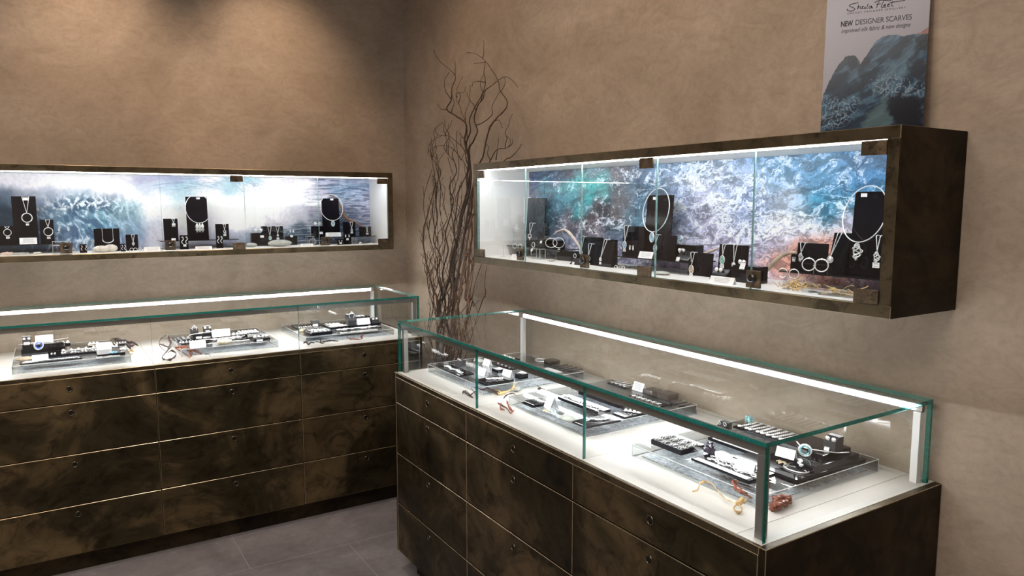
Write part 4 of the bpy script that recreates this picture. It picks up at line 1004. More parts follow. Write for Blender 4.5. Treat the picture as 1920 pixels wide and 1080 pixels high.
wedge('R', 2.136, -0.15, 1.3675, 0.0736, 0.1013, 0.03, 'slanted black bust block with a long necklace')
necklace('R', 2.1483, -0.168, 1.4672, 0.0076, 0.0656, 'small', 0.006, 'long silver necklace with a small drop on the slanted block', lean=-0.0215, ptagw=0.012)
board('R', 2.2145, -0.1, 1.412, 0.1124, 0.1066, 'black board with a blue oval pendant on the middle riser')
necklace('R', 2.1918, -0.108, 1.518, 0.011, 0.0523, 'enamel_blue', 0.0125, 'silver necklace with a blue spiral oval pendant, left on the middle riser', lean=-0.0022, ptagw=0.015)
earrings('R', 2.2353, -0.125, 1.4504, 0.0171, 'drop', 0.012, 'small silver oval earrings beside the left blue pendant')
board('R', 2.3111, -0.075, 1.412, 0.1296, 0.2173, 'tallest black board in the middle of the right showcase')
torque('R', 2.3124, -0.085, 1.577, 0.0644, 0.0763, 'enamel_blue', 0.0155, 'silver neck ring with a blue spiral pendant on the tallest board', tagz=0.041)
tent('R', 2.3331, -0.1412, 1.412, 0.0699, 0.022, 'white text card on the middle riser beside the blue pendants')
board('R', 2.3918, -0.11, 1.412, 0.0951, 0.0804, 'black board with a blue pendant right of the door edge')
necklace('R', 2.3612, -0.118, 1.4913, 0.0072, 0.0293, 'enamel_blue', 0.0115, 'silver necklace with a blue oval pendant just right of the central door edge', lean=-0.0023, ptagw=0.014)
block('R', 2.4611, -0.065, 1.412, 0.0881, 0.04, 0.0501, 'black block under the blue swirl brooch')
brooch('R', 2.4278, -.075, 1.4621, .013, 'blue swirl brooch standing on a black block')
tag_thing('R', 2.4432, -0.09, 1.435, 0.015, 0.015, 'white price tag below the blue swirl brooch')
wedge('R', 2.5047, -0.1275, 1.412, 0.055, 0.033, 0.035, 'black wedge with blue studs in front of the brooch block')
earrings('R', 2.4927, -0.135, 1.4435, 0.0192, 'stud', 0.005, 'small blue stud earrings on the wedge before the brooch')
tag_thing('R', 2.4916, -0.152, 1.412, 0.015, 0.014, 'white price tag on the wedge with blue studs')
board('R', 2.5653, -0.125, 1.3675, 0.1008, 0.0749, 'black board with a rose gold swirl pendant')
necklace('R', 2.5451, -0.134, 1.4413, 0.0081, 0.0376, 'gold', 0.0125, 'silver necklace with a rose gold swirl pendant', lean=0.0003, ptagw=0.015)
board('R', 2.6837, -0.11, 1.3675, 0.1131, 0.1058, 'wide black board with a green oval pendant')
necklace('R', 2.6612, -0.119, 1.4724, 0.0053, 0.0314, 'enamel_green', 0.0125, 'silver necklace with a green oval pendant', lean=-0.0018, ptagw=0.016)
necklace('R', 2.7062, -0.119, 1.4728, 0.0062, 0.0521, 'small', 0.006, 'long silver necklace with a small drop right of the green pendant', lean=-0.0008)
block('R', 2.7839, -0.1475, 1.3675, 0.0939, 0.045, 0.0496, 'black block behind the near lock with ring on top')
tag_thing('R', 2.7772, -0.176, 1.408, 0.018, 0.019, 'white price tag on the block behind the near lock')
earrings('R', 2.7648, -0.16, 1.4228, 0.0139, 'stud', 0.006, 'silver knot studs on the block behind the near lock')
wedge('R', 2.6871, -0.1625, 1.3675, 0.059, 0.0333, 0.035, 'black wedge with opal studs behind the white card')
earrings('R', 2.6811, -0.165, 1.3942, 0.0169, 'stud', 0.006, 'opal stud earrings on the wedge behind the white card')
tent('R', 2.7609, -0.2369, 1.3675, 0.0902, 0.0202, 'white text card left of the near lock, right showcase')
twig('R', [(2.5347, -0.07, 1.4371), (2.5574, -0.07, 1.4453), (2.5908, -0.07, 1.4575)], [0.004, 0.006, 0.003], 'driftwood_pink', 'driftwood', 'short pale driftwood left of the green pendant board', 'driftwood')
shellpiece('R', 2.1321, -0.105, 1.3675, 0.018, 'golden shell resting under the middle riser shelf', mat='shell', rz=0)
shellpiece('R', 2.1681, -0.105, 1.3675, 0.018, 'amber shell resting under the middle riser shelf', mat='shell', rz=0.4)
shellpiece('R', 2.2207, -0.105, 1.3675, 0.018, 'grey shell resting under the middle riser shelf', mat='pebble', rz=0.8)
shellpiece('R', 2.2549, -0.105, 1.3675, 0.018, 'dark grey shell resting under the middle riser shelf', mat='pebble', rz=1.2)
pebble('R', 2.4671, -0.1963, 1.3675, 0.03, 0.02, 0.006, 'pebble', 'flat grey green pebble beside the central lower clamp', seed=12)
ring('R', 2.3646, -0.18, 1.3675, 0.009, 'silver ring with blue stone above the central lower clamp', stone='enamel_blue')
ring('R', 2.2517, -0.21, 1.3675, 0.008, 'small silver ring before the middle riser, left of three')
ring('R', 2.2768, -0.21, 1.3675, 0.008, 'small silver ring before the middle riser, middle of three')
ring('R', 2.2918, -0.21, 1.3675, 0.008, 'small silver ring before the middle riser, right of three')
twig('R', [(2.8046, -0.12, 1.3863), (2.819, -0.12, 1.4033), (2.8388, -0.12, 1.4235), (2.8618, -0.12, 1.4436), (2.8865, -0.12, 1.4574), (2.9181, -0.12, 1.4637)], [0.009, 0.007, 0.006, 0.006, 0.005, 0.004], 'driftwood', 'driftwood', 'curved brown driftwood branch right of the near lock', 'driftwood')
weedheap('R', 2.975, -.19, 1.3675, .04, .05, .034, 20, 'golden dried seaweed heap at the foot of the brown driftwood', 4)
weedheap('R', 3.13, -.20, 1.3675, .045, .04, .026, 18, 'golden dried seaweed heap beside the near lower clamp', 5)
pebble('R', 3.0958, -0.1707, 1.3675, 0.025, 0.015, 0.006, 'pebble', 'flat grey pebble beside the near lower clamp', seed=13)
board('R', 2.9444, -0.085, 1.412, 0.0965, 0.0773, 'black board with a knot pendant behind the large hoops')
necklace('R', 2.9245, -0.094, 1.4884, 0.0078, 0.0254, 'twist', 0.011, 'silver necklace with a knot pendant left of the large hoop earrings', lean=-0.0029)
board('R', 2.8842, -0.08, 1.412, 0.0215, 0.0436, 'narrow black card at the left end of the near riser')
earrings('R', 2.8889, -0.088, 1.447, 0.0053, 'drop', 0.009, 'small silver drop earrings on the narrow card of the near riser')
tstand('R', 3.0276, -0.19, 1.3675, 0.075, 0.075, 'clear stand for the large hoop earrings')
earrings('R', 3.0337, -0.194, 1.4561, 0.038, 'hoop', 0.0165, 'large open silver hoop earrings on a clear stand')
tstand('R', 2.9452, -0.19, 1.3675, 0.06, 0.045, 'clear stand for small curved earrings')
earrings('R', 2.9521, -0.194, 1.4232, 0.0358, 'hoop', 0.0125, 'small curved silver earrings left of the large hoops')
wedge('R', 3.0251, -0.0725, 1.412, 0.0511, 0.1084, 0.035, 'slanted black bust block left of the big board')
necklace('R', 3.0362, -0.093, 1.5194, 0.0055, 0.0629, 'small', 0.008, 'long silver necklace with a small drop on the near slanted block', lean=-0.0211)
block('R', 3.1132, -0.08, 1.412, 0.0888, 0.04, 0.0936, 'big low black block at the near end of the right showcase')
board('R', 3.1048, -0.075, 1.5048, 0.0949, 0.1266, 'tall black board on the big block at the near end')
torque('R', 3.0978, -0.09, 1.5732, 0.0595, 0.0733, 'twist', 0.02, 'silver neck ring with an openwork twist pendant at the near end', depth=0.02, tagz=0.0484)
board('R', 3.1877, -0.14, 1.412, 0.0374, 0.1083, 'black board at the near right end of the right showcase')
necklace('R', 3.1797, -0.15, 1.519, 0.0055, 0.0356, 'twist', 0.013, 'silver necklace with a knotted pendant at the near right end', lean=0.0008, ptagw=0.018)
clear_block('R', 3.12, -.21, 1.3675, .19, .05, .012, 'low clear acrylic block lying at the near end of the right showcase')
bracelet('R', 2.9688, -0.235, 1.3675, 0.03, 'short silver chain laid flat before the near riser, first of four', links=5, sz=0.006)
bracelet('R', 3.0086, -0.235, 1.3675, 0.03, 'short silver chain laid flat before the near riser, second of four', links=5, sz=0.006)
bracelet('R', 3.036, -0.235, 1.3675, 0.03, 'short silver chain laid flat before the near riser, third of four', links=5, sz=0.006)
bracelet('R', 3.0612, -0.235, 1.3675, 0.03, 'short silver chain laid flat before the near riser, last of four', links=5, sz=0.006)
# trays on the counters
tray('L', -2.056, -1.61, -0.575, -0.105, 0.035, 'clear acrylic plinth at the left end of the left counter')
tray('L', -1.4, -0.955, -0.565, -0.11, 0.035, 'clear acrylic plinth in the middle of the left counter')
tray('L', -0.815, -0.33, -0.555, -0.1, 0.035, 'clear acrylic plinth at the right end of the left counter')
tray('R', 1.458, 1.925, -0.565, -0.09, 0.035, 'clear acrylic plinth at the far end of the right counter')
tray('R', 2.082, 2.52, -0.55, -0.07, 0.035, 'clear acrylic plinth in the middle of the right counter')
tray('R', 2.715, 3.16, -0.535, -0.06, 0.035, 'clear acrylic plinth at the near end of the right counter')
plate('R', 2.798, -0.4409, 0.922, 0.1168, 0.0901, 0.015, 'thick black plate with small earrings, left on the near plinth')
row('pair', 'R', 2.7546, -0.4679, 2.8444, -0.4679, 0.937, 4, 0.008, 'small silver earrings in rows on the thick black plate of the near plinth', 'earrings on the thick black plate')
row('pair', 'R', 2.7546, -0.4409, 2.8444, -0.4409, 0.937, 4, 0.008, 'small silver earrings in rows on the thick black plate of the near plinth', 'earrings on the thick black plate')
row('pair', 'R', 2.7546, -0.4139, 2.8444, -0.4139, 0.937, 4, 0.008, 'small silver earrings in rows on the thick black plate of the near plinth', 'earrings on the thick black plate')
strip('R', 2.798, -0.4039, 0.937, 0.0934, 0.012, 'white price strip at the back of the thick black plate')
crystal('R', 2.8899, -0.4125, 0.922, 0.024, 'dark amethyst crystal cluster on the near plinth')
plate('R', 2.9916, -0.4283, 0.922, 0.1919, 0.1202, 0.006, 'long flat black plate at the front of the near plinth')
strip('R', 2.9916, -0.4784, 0.928, 0.1727, 0.016, 'white price strip along the front of the long flat plate')
bracelet('R', 3.0066, -0.4564, 0.928, 0.1631, 'silver link bracelet on the long flat plate, nearest the front', links=16, sz=0.01, wob=0.3)
bracelet('R', 2.9916, -0.4334, 0.928, 0.1535, 'silver link bracelet on the long flat plate, second from the front', links=18, sz=0.008, wob=0.3)
ring('R', 2.9682, -0.4581, 0.928, 0.01, 'silver cone ring on the long flat plate, left one', stone='silver')
ring('R', 2.9881, -0.4485, 0.928, 0.01, 'silver cone ring on the long flat plate, right one', stone='silver')
tent('R', 3.0356, -0.4377, 0.928, 0.05, 0.026, 'white text card half hidden by the front corner post', rz=0.2)
plate('R', 2.90, -.30, 0.9220, .20, .045, .008, 'narrow black plate behind the crystal cluster')
strip('R', 2.90, -.312, 0.9300, .17, .014, 'white price strip on the narrow plate behind the crystal')
row('pair', 'R', 2.82, -.292, 2.98, -.292, 0.9300, 7, .007, 'small silver earrings on the narrow plate behind the crystal', 'earrings behind the crystal')
plate('R', 3.0495, -0.246, 0.922, 0.2, 0.2874, 0.008, 'flat black base plate under the stepped black blocks', mat='black')
plate('R', 3.0676, -0.2251, 0.93, 0.16, 0.1878, 0.018, 'large lower black block of the stepped display', mat='black')
plate('R', 3.0598, -0.1947, 0.948, 0.13, 0.1216, 0.011, 'upper black block of the stepped display', mat='black')
ringcube('R', 3.1113, -0.1919, 0.9592, 0.035, 0.038, 'black ring cube with silver swirl studs on the stepped blocks')
earrings('R', 3.1113, -0.2039, 0.9852, 0.018, 'stud', 0.0055, 'silver swirl studs on the black cube at the near corner')
tag_thing('R', 3.1067, -0.2147, 0.9592, 0.014, 0.01, 'white price tag leaning on the near ring cube')
ringpendant('R', 3.0884, -0.2767, 0.9512, 0.015, 'teal enamel ring pendant on the stepped black blocks')
flat_arc('R', [(3.0264, -0.2267, 0.9632), (3.0471, -0.2434, 0.9632), (3.0675, -0.2513, 0.9632), (3.0873, -0.2477, 0.9632), (3.1134, -0.2336, 0.9632), (3.1393, -0.2156, 0.9632), (3.153, -0.1864, 0.9632)], 'open silver neck ring holding the teal enamel ring')
bangle('R', 3.1022, -0.3286, 0.93, 0.034, 'smooth silver oval bangle on the flat base plate', ell=0.62, th=0.0018)
bangle('R', 3.1052, -0.3326, 0.93, 0.029, 'beaded silver oval bangle inside the smooth one', ell=0.55, th=0.0013, beads=True)
shellpiece('R', 3.0526, -0.3204, 0.93, 0.016, 'cream sea shell near the front corner post')
tent('R', 3.0622, -0.317, 0.948, 0.052, 0.024, 'white text card on the large lower block', rz=0.15)
bracelet('R', 3.1089, -0.3241, 0.948, 0.05, 'dark braided bracelet below the teal ring', rz=-0.9, links=8, sz=0.008)
plate('R', 2.86, -.125, 0.9220, .20, .09, .006, 'wide black plate of laid chains at the back of the near plinth')
row('chain', 'R', 2.78, -.12, 2.95, -.12, 0.9282, 9, .0085, 'silver chain laid across the back plate of the near plinth', 'chains on the back plate of the near plinth')
plate('R', 3.03, -.13, 0.9220, .10, .11, .006, 'striped slot plate at the back of the near plinth')
row('slot', 'R', 2.995, -.13, 3.07, -.13, 0.9282, 5, .009, 'dark slot pad on the striped back plate', 'slot pads on the near plinth')
crystal('R', 2.7681, -0.1072, 0.928, 0.018, 'pale green crystal cluster at the back of the near plinth', mat='enamel_teal', seed=8)
ringcube('R', 2.755, -.2, 0.9220, .03, .022, 'low black ring stand at the back left of the near plinth')
row('ring', 'R', 2.745, -.215, 2.768, -.215, 0.9360, 2, .006, 'silver ring on the low back ring stand', 'rings on the low back ring stand')
bracelet('R', 2.83, -.215, 0.9220, .12, 'silver chain bracelet lying near the back ring stand', rz=.15, links=12, sz=.008)
seaweed('R', [[(2.9959, -0.5844, 0.89), (2.9996, -0.5716, 0.894), (2.9866, -0.5488, 0.9), (2.9937, -0.5395, 0.906), (3.0189, -0.5422, 0.908), (3.0476, -0.5548, 0.904), (3.0817, -0.5684, 0.9), (3.0996, -0.5666, 0.898), (3.1229, -0.5678, 0.9)], [(3.1229, -0.5678, 0.9), (3.129, -0.5893, 0.898), (3.1416, -0.5965, 0.894), (3.1493, -0.591, 0.893), (3.1419, -0.577, 0.896), (3.1247, -0.5681, 0.902)], [(3.1181, -0.5696, 0.9), (3.1261, -0.561, 0.91), (3.1259, -0.5499, 0.914)], [(3.1228, -0.5675, 0.896), (3.1219, -0.5463, 0.9), (3.1178, -0.5322, 0.902)]], 'weed_gold', 'long golden dried seaweed in front of the near plinth', seed=11, width=0.0041)
seaweed('R', [[(3.0653, -0.5035, 0.918), (3.0615, -0.5186, 0.924), (3.0801, -0.5341, 0.92), (3.0938, -0.5328, 0.915), (3.1089, -0.5256, 0.908), (3.126, -0.5194, 0.902)], [(3.0804, -0.5306, 0.918), (3.1044, -0.536, 0.918), (3.117, -0.5281, 0.914)]], 'weed_brown', 'red brown dried seaweed behind the golden one', seed=12, width=0.0061)
seaweed('R', [[(3.1752, -0.5153, 0.89), (3.1744, -0.5036, 0.9), (3.1773, -0.4887, 0.908), (3.1762, -0.4642, 0.91), (3.1717, -0.4385, 0.908)], [(3.168, -0.4989, 0.894), (3.1711, -0.4799, 0.896), (3.1755, -0.4586, 0.898), (3.1748, -0.4423, 0.902)], [(3.1699, -0.5056, 0.904), (3.1767, -0.4958, 0.912), (3.1766, -0.4726, 0.912)], [(3.1774, -0.5129, 0.898), (3.1834, -0.5039, 0.902), (3.1748, -0.4652, 0.894)], [(3.1732, -0.495, 0.908), (3.1711, -0.4689, 0.904), (3.1633, -0.4306, 0.898)], [(3.1749, -0.5132, 0.892), (3.1859, -0.5206, 0.908), (3.187, -0.5051, 0.91), (3.1819, -0.4755, 0.908), (3.1833, -0.4562, 0.912)]], 'weed_brown', 'rust red crinkled seaweed right of the front corner post', seed=13, width=0.0088)
plate('R', 2.2216, -0.5183, 0.922, 0.067, 0.094, 0.005, 'lower thin black plate at the left of the middle plinth')
plate('R', 2.2239, -0.5144, 0.9272, 0.0663, 0.0899, 0.005, 'upper thin black plate at the left of the middle plinth')
row('pair', 'R', 2.2028, -0.5144, 2.2451, -0.5144, 0.9322, 4, 0.008, 'small silver earrings on the upper thin black plate', 'earrings on the upper thin plate')
tent('R', 2.2875, -0.5105, 0.922, 0.055, 0.045, 'tall white text card on the middle plinth', rz=-0.25, lines=6)
plate('R', 2.3195, -0.4017, 0.922, 0.223, 0.0537, 0.01, 'long black bar with a curb bracelet on the middle plinth')
bracelet('R', 2.3195, -0.4047, 0.932, 0.2118, 'chunky silver curb bracelet on the long black bar', links=16, sz=0.011)
plate('R', 2.3015, -0.285, 0.922, 0.22, 0.08, 0.018, 'long thick black block at the centre of the middle plinth', mat='black')
strip('R', 2.2915, -.285, 0.9400, .19, .05, 'white card with tiny studs on the long thick block')
row('stud', 'R', 2.2115, -.285, 2.3815, -.285, 0.9414, 9, .006, 'tiny silver stud on the white card of the thick block', 'studs on the white card')
plate('R', 2.4945, -0.4851, 0.922, 0.0739, 0.137, 0.007, 'black plate with a flower bracelet near the middle door joint')
bracelet('R', 2.4945, -0.4851, 0.929, 0.075, 'silver flower bracelet on the plate near the middle joint', rz=1.2, links=7, sz=0.012, stone='enamel_teal')
plate('R', 2.4859, -0.3418, 0.922, 0.0582, 0.0906, 0.006, 'small black plate with a ring, right of the middle plinth')
row('stud', 'R', 2.4668, -0.3418, 2.507, -0.3218, 0.928, 4, 0.01, 'silver flower stud on the small right plate of the middle plinth', 'studs on the small right plate')
bracelet('R', 2.3492, -0.5416, 0.922, 0.09, 'pale enamel link necklace on the middle plinth, left one', rz=-0.35, links=9, sz=0.012, stone='enamel_teal')
bracelet('R', 2.4152, -0.5158, 0.922, 0.08, 'pale enamel link bracelet on the middle plinth, right one', rz=-0.3, links=7, sz=0.014, stone='enamel_teal')
shellpiece('R', 2.3073, -0.5503, 0.922, 0.012, 'small yellow shell on the middle plinth')
pebble('R', 2.4376, -0.5558, 0.922, 0.03, 0.022, 0.01, 'pebble', 'flat green grey pebble holding jewellery on the middle plinth', seed=21)
plate('R', 2.40, -.19, 0.9220, .16, .05, .006, 'plain black plate at the back right of the middle plinth')
row('pair', 'R', 2.34, -.19, 2.46, -.19, 0.9282, 6, .008, 'silver earrings on the plain back plate of the middle plinth', 'earrings on the plain back plate')
tent('R', 2.27, -.105, 0.9220, .055, .03, 'white text card at the back of the middle plinth')
block('R', 2.335, -.10, 0.9220, .05, .05, .018, 'black block right of the back text card')
block('R', 2.41, -.10, 0.9220, .055, .05, .022, 'second black block right of the back text card')
row('slot', 'R', 2.455, -.11, 2.505, -.11, 0.9220, 3, .009, 'dark slot pad right of the back black blocks', 'slot pads on the middle plinth')
plate('R', 2.18, -.11, 0.9220, .10, .06, .005, 'thin black plate at the back left of the middle plinth')
row('chain', 'R', 2.145, -.10, 2.215, -.10, 0.9272, 4, .006, 'silver chain on the thin back left plate', 'chains on the thin back left plate')
row('pair', 'R', 2.12, -.42, 2.18, -.42, 0.9220, 3, .008, 'silver earrings on the bare left half of the middle plinth', 'earrings on the bare middle plinth')
plate('R', 2.17, -.27, 0.9220, .11, .06, .006, 'black plate left of the thick black block on the middle plinth')
row('chain', 'R', 2.135, -.265, 2.205, -.265, 0.9282, 5, .006, 'silver chain on the plate left of the thick block', 'chains left of the thick block')
plate('R', 1.56, -.22, 0.9220, .10, .05, .006, 'black plate at the back left of the far plinth')
row('stud', 'R', 1.525, -.22, 1.595, -.22, 0.9282, 5, .009, 'silver stud on the back left plate of the far plinth', 'studs on the back left plate')
strip('R', 1.84, -.20, 0.9220, .09, .014, 'white price strip at the back of the far plinth')
row('pair', 'R', 1.80, -.18, 1.88, -.18, 0.9220, 5, .008, 'silver earrings at the back right of the far plinth', 'earrings at the back right of the far plinth')
plate('L', -1.69, -.33, 0.9220, .10, .05, .006, 'black plate behind the right text card of the left plinth')
row('chain', 'L', -1.73, -.32, -1.65, -.32, 0.9282, 6, .008, 'silver chain on the plate behind the right text card', 'chains behind the right text card')
bracelet('L', -1.70, -.56, 0.9220, .09, 'fine silver bracelet lying before the right thick plate', links=12, sz=.009)
seaweed('R', [[(1.8565, -0.6142, 0.89), (1.8632, -0.6018, 0.9), (1.9127, -0.6111, 0.896), (1.9007, -0.5862, 0.902), (1.9221, -0.5825, 0.892)], [(1.88, -0.5883, 0.91), (1.9143, -0.5939, 0.9), (1.9526, -0.6044, 0.892)], [(1.8501, -0.6084, 0.896), (1.904, -0.6108, 0.894), (1.9388, -0.6123, 0.89)]], 'weed_dark', 'dark dried seaweed at the left door joint', seed=14, width=0.0041)
seaweed('R', [[(1.8725, -0.5702, 0.91), (1.9297, -0.5685, 0.914), (1.9401, -0.5517, 0.92), (1.9709, -0.5471, 0.91), (1.9559, -0.5151, 0.89)], [(1.9222, -0.5366, 0.91), (1.9322, -0.5217, 0.904), (1.9546, -0.5166, 0.894)]], 'weed_dark', 'dark curved seaweed stem before the far plinth', seed=15, width=0.0041)
seaweed('R', [[(1.9241, -0.5075, 0.89), (1.9543, -0.5025, 0.896), (1.9601, -0.478, 0.902), (1.955, -0.4558, 0.906)], [(1.8873, -0.49, 0.896), (1.9388, -0.4976, 0.898), (1.9519, -0.4775, 0.894)], [(1.9619, -0.4602, 0.904), (1.9378, -0.4353, 0.916), (1.9295, -0.4156, 0.922)], [(1.9525, -0.459, 0.91), (1.9477, -0.4369, 0.908)]], 'weed_gold', 'golden dried seaweed between the far and middle plinths', seed=16, width=0.0041)
pebble('R', 1.9306, -0.4235, 0.89, 0.022, 0.018, 0.01, 'pebble', 'smooth grey pebble beside the golden seaweed', seed=22)
seaweed('R', [[(2.0726, -0.5904, 0.9), (2.0909, -0.5863, 0.896), (2.1473, -0.5993, 0.9), (2.1869, -0.607, 0.894), (2.1672, -0.5794, 0.898)], [(2.0919, -0.5869, 0.904), (2.1118, -0.6034, 0.894), (2.1479, -0.6083, 0.894)], [(2.0968, -0.5678, 0.91), (2.135, -0.5807, 0.898), (2.1683, -0.5866, 0.89)]], 'weed_brown', 'brown knotted seaweed before the middle plinth', seed=17, width=0.0048)
seaweed('R', [[(2.0163, -0.5314, 0.894), (2.0292, -0.5257, 0.91), (2.0483, -0.5103, 0.918), (2.0686, -0.5051, 0.91)]], 'weed_dark', 'thin dark seaweed stem arching over the middle plinth corner', seed=18, width=0.002)
seaweed('R', [[(1.924, -0.3231, 0.898), (1.9651, -0.3362, 0.898), (1.9899, -0.3286, 0.894)], [(1.9548, -0.3391, 0.892), (1.9765, -0.3342, 0.896)]], 'weed_dark', 'small dark seaweed sprig behind the tall white card', seed=19, width=0.0034)
plate('R', 1.6368, -0.525, 0.922, 0.1902, 0.0648, 0.006, 'flat black plate with stone necklace on the far plinth')
bracelet('R', 1.6368, -0.535, 0.928, 0.1522, 'stone bead necklace row on the far plinth plate', links=12, sz=0.012, stone='enamel_teal')
strip('R', 1.5617, -0.525, 0.928, 0.03, 0.02, 'white price strip at the left end of the far plinth')
ringcube('R', 1.5595, -0.4628, 0.922, 0.035, 0.024, 'black ring cube at the left of the far plinth')
row('ring', 'R', 1.5515, -0.4668, 1.5675, -0.4668, 0.94, 2, 0.007, 'silver ring on the ring cube of the far plinth', 'rings on the far ring cube')
plate('R', 1.8756, -0.4845, 0.922, 0.0811, 0.1246, 0.01, 'thick black plate with knot necklace on the far plinth')
bracelet('R', 1.8756, -0.4845, 0.932, 0.06, 'silver knot necklace on the thick plate of the far plinth', rz=1.3, links=6, sz=0.014)
tent('R', 1.7523, -0.4657, 0.922, 0.05, 0.028, 'white text card at the middle of the far plinth', rz=0.1)
tent('R', 1.8364, -0.4006, 0.922, 0.05, 0.03, 'white text card at the right of the far plinth', rz=0.15)
tent('R', 1.6119, -0.361, 0.922, 0.045, 0.026, 'white text card at the back of the far plinth', rz=0.1)
block('R', 1.8805, -0.3642, 0.922, 0.035, 0.04, 0.02, 'black block at the right edge of the far plinth')
tag_thing('R', 1.8765, -0.3702, 0.9422, 0.02, 0.018, 'white price tag on the block at the right edge', rx=-1.4)
block('R', 1.7386, -0.3828, 0.922, 0.05, 0.035, 0.012, 'low black block with price tag behind the middle card')
tag_thing('R', 1.7366, -0.3868, 0.9342, 0.03, 0.018, 'white price tag lying on the low black block', rx=-1.45)
shellpiece('R', 1.5168, -0.3533, 0.922, 0.025, 'grey ribbed shell at the back of the far plinth', mat='pebble')
plate('R', 1.66, -.30, 0.9220, .16, .07, .005, 'flat black plate across the middle of the far plinth')
row('stud', 'R', 1.60, -.30, 1.72, -.30, 0.9272, 5, .009, 'silver stud on the middle plate of the far plinth', 'studs on the far middle plate')
bangle('R', 1.655, -.115, 0.9220, .030, 'silver open cuff at the back of the far plinth', lying=True, ell=.8)
block('R', 1.735, -.115, 0.9220, .05, .05, .018, 'black block at the back of the far plinth')
row('slot', 'R', 1.79, -.11, 1.89, -.11, 0.9220, 4, .010, 'dark slot pad at the back of the far plinth', 'slot pads on the far plinth')
plate('L', -1.9143, -0.5221, 0.922, 0.2283, 0.046, 0.004, 'long flat black plate at the front of the left plinth of the left counter')
bracelet('L', -1.9143, -0.5251, 0.926, 0.2055, 'long silver link bracelet at the front of the left plinth of the left counter', links=22, sz=0.011)
strip('L', -1.9984, -0.5251, 0.926, 0.04, 0.02, 'white price strip at the left front of the left plinth of the left counter')
plate('L', -1.8267, -0.3907, 0.922, 0.2, 0.1, 0.01, 'broad black plate in the middle of the left plinth of the left counter')
row('pair', 'L', -1.9067, -0.4107, -1.7467, -0.4107, 0.932, 5, 0.011, 'silver earrings at the front of the broad middle plate', 'earrings at the front of the broad plate')
row('stud', 'L', -1.8667, -0.3707, -1.7467, -0.3707, 0.932, 5, 0.012, 'silver studs at the back of the broad middle plate', 'studs at the back of the broad plate')
strip('L', -1.7967, -0.3487, 0.932, 0.11, 0.014, 'white price strip at the back of the broad middle plate')
plate('L', -1.9435, -0.2452, 0.922, 0.17, 0.07, 0.02, 'large low black block at the left of the left plinth of the left counter')
plate('L', -1.9421, -0.2927, 0.9422, 0.16, 0.035, 0.022, 'upper black block at the left of the left plinth of the left counter')
ringcube('L', -2.0041, -0.2932, 0.9644, 0.032, 0.038, 'black ring cube with studs at the left of the left plinth of the left counter')
earrings('L', -2.0041, -0.3052, 0.99, 0.018, 'stud', 0.005, 'small silver studs on the left ring cube')
tag_thing('L', -2.0041, -0.3132, 0.967, 0.022, 0.014, 'white price tag on the left ring cube')
ringpendant('L', -1.9601, -0.3182, 0.943, 0.019, 'royal blue enamel ring pendant on the left plinth of the left counter', mat='enamel_royal')
flat_arc('L', [(-2.0371, -0.3102, 0.97), (-1.9921, -0.3182, 0.974), (-1.9621, -0.3222, 0.976), (-1.9021, -0.3102, 0.978), (-1.8421, -0.3002, 0.982)], 'silver neck wire holding the royal blue ring')
tent('L', -1.9371, -0.2552, 0.9422, 0.07, 0.055, 'grey text card behind the royal blue ring')
tent('L', -1.9543, -0.5018, 0.922, 0.06, 0.028, 'white text card before the large low block')
pebble('L', -2.011, -0.4659, 0.922, 0.035, 0.018, 0.01, 'driftwood', 'small brown driftwood lump at the front left of the left plinth of the left counter', seed=31)
plate('L', -1.6863, -0.479, 0.922, 0.1101, 0.1462, 0.012, 'thick black plate at the right of the left plinth of the left counter')
ringflat('L', -1.6763, -0.5401, 0.934, 0.014, 'pale blue ring lying on the right thick plate')
tent('L', -1.7063, -0.4119, 0.934, 0.06, 0.03, 'white text card on the right thick plate')
row('stud', 'L', -1.6313, -0.479, -1.6412, -0.479, 0.934, 3, 0.01, 'silver stud on the right thick plate', 'studs on the right thick plate')
plate('L', -1.7306, -0.2457, 0.922, 0.07, 0.05, 0.008, 'small black plate with violet cluster earrings')
row('stud', 'L', -1.7556, -0.2507, -1.7256, -0.2507, 0.93, 3, 0.014, 'violet cluster stud at the back of the left plinth', 'violet cluster studs')
plate('L', -1.6484, -0.2606, 0.922, 0.09, 0.05, 0.006, 'small black plate at the back right of the left plinth of the left counter')
row('pair', 'L', -1.6834, -0.2556, -1.6134, -0.2556, 0.928, 4, 0.01, 'silver earrings at the back right of the left plinth', 'earrings at the back right plate')
plate('L', -1.869, -0.1271, 0.922, 0.07, 0.05, 0.008, 'small black plate with a rose ring')
row('stud', 'L', -1.884, -0.1321, -1.844, -0.1321, 0.93, 3, 0.013, 'silver rose stud behind the broad plate', 'rose studs')
seaweed('L', [[(-1.6584, -0.054, 0.91), (-1.6423, -0.1073, 0.925), (-1.6155, -0.1585, 0.925), (-1.5904, -0.1936, 0.92), (-1.571, -0.239, 0.92), (-1.5498, -0.2281, 0.9)], [(-1.6047, -0.1677, 0.92), (-1.593, -0.2148, 0.905), (-1.5823, -0.2434, 0.89)], [(-1.594, -0.1788, 0.918), (-1.578, -0.2304, 0.906), (-1.566, -0.2299, 0.91)]], 'weed_dark', 'dark brown seaweed arching over the right end of the left plinth', seed=20, width=0.0075)
seaweed('L', [[(-1.6031, -0.3224, 0.89), (-1.5876, -0.3064, 0.896), (-1.578, -0.3499, 0.892)], [(-1.599, -0.3548, 0.89), (-1.5871, -0.4, 0.894)]], 'weed_gold', 'small orange seaweed scrap right of the left plinth', seed=21, width=0.0054)
plate('L', -1.19, -0.3475, 0.922, 0.26, 0.06, 0.012, 'long black block across the middle plinth of the left counter')
plate('L', -1.275, -0.344, 0.9342, 0.09, 0.043, 0.02, 'upper black block at the left of the middle plinth of the left counter')
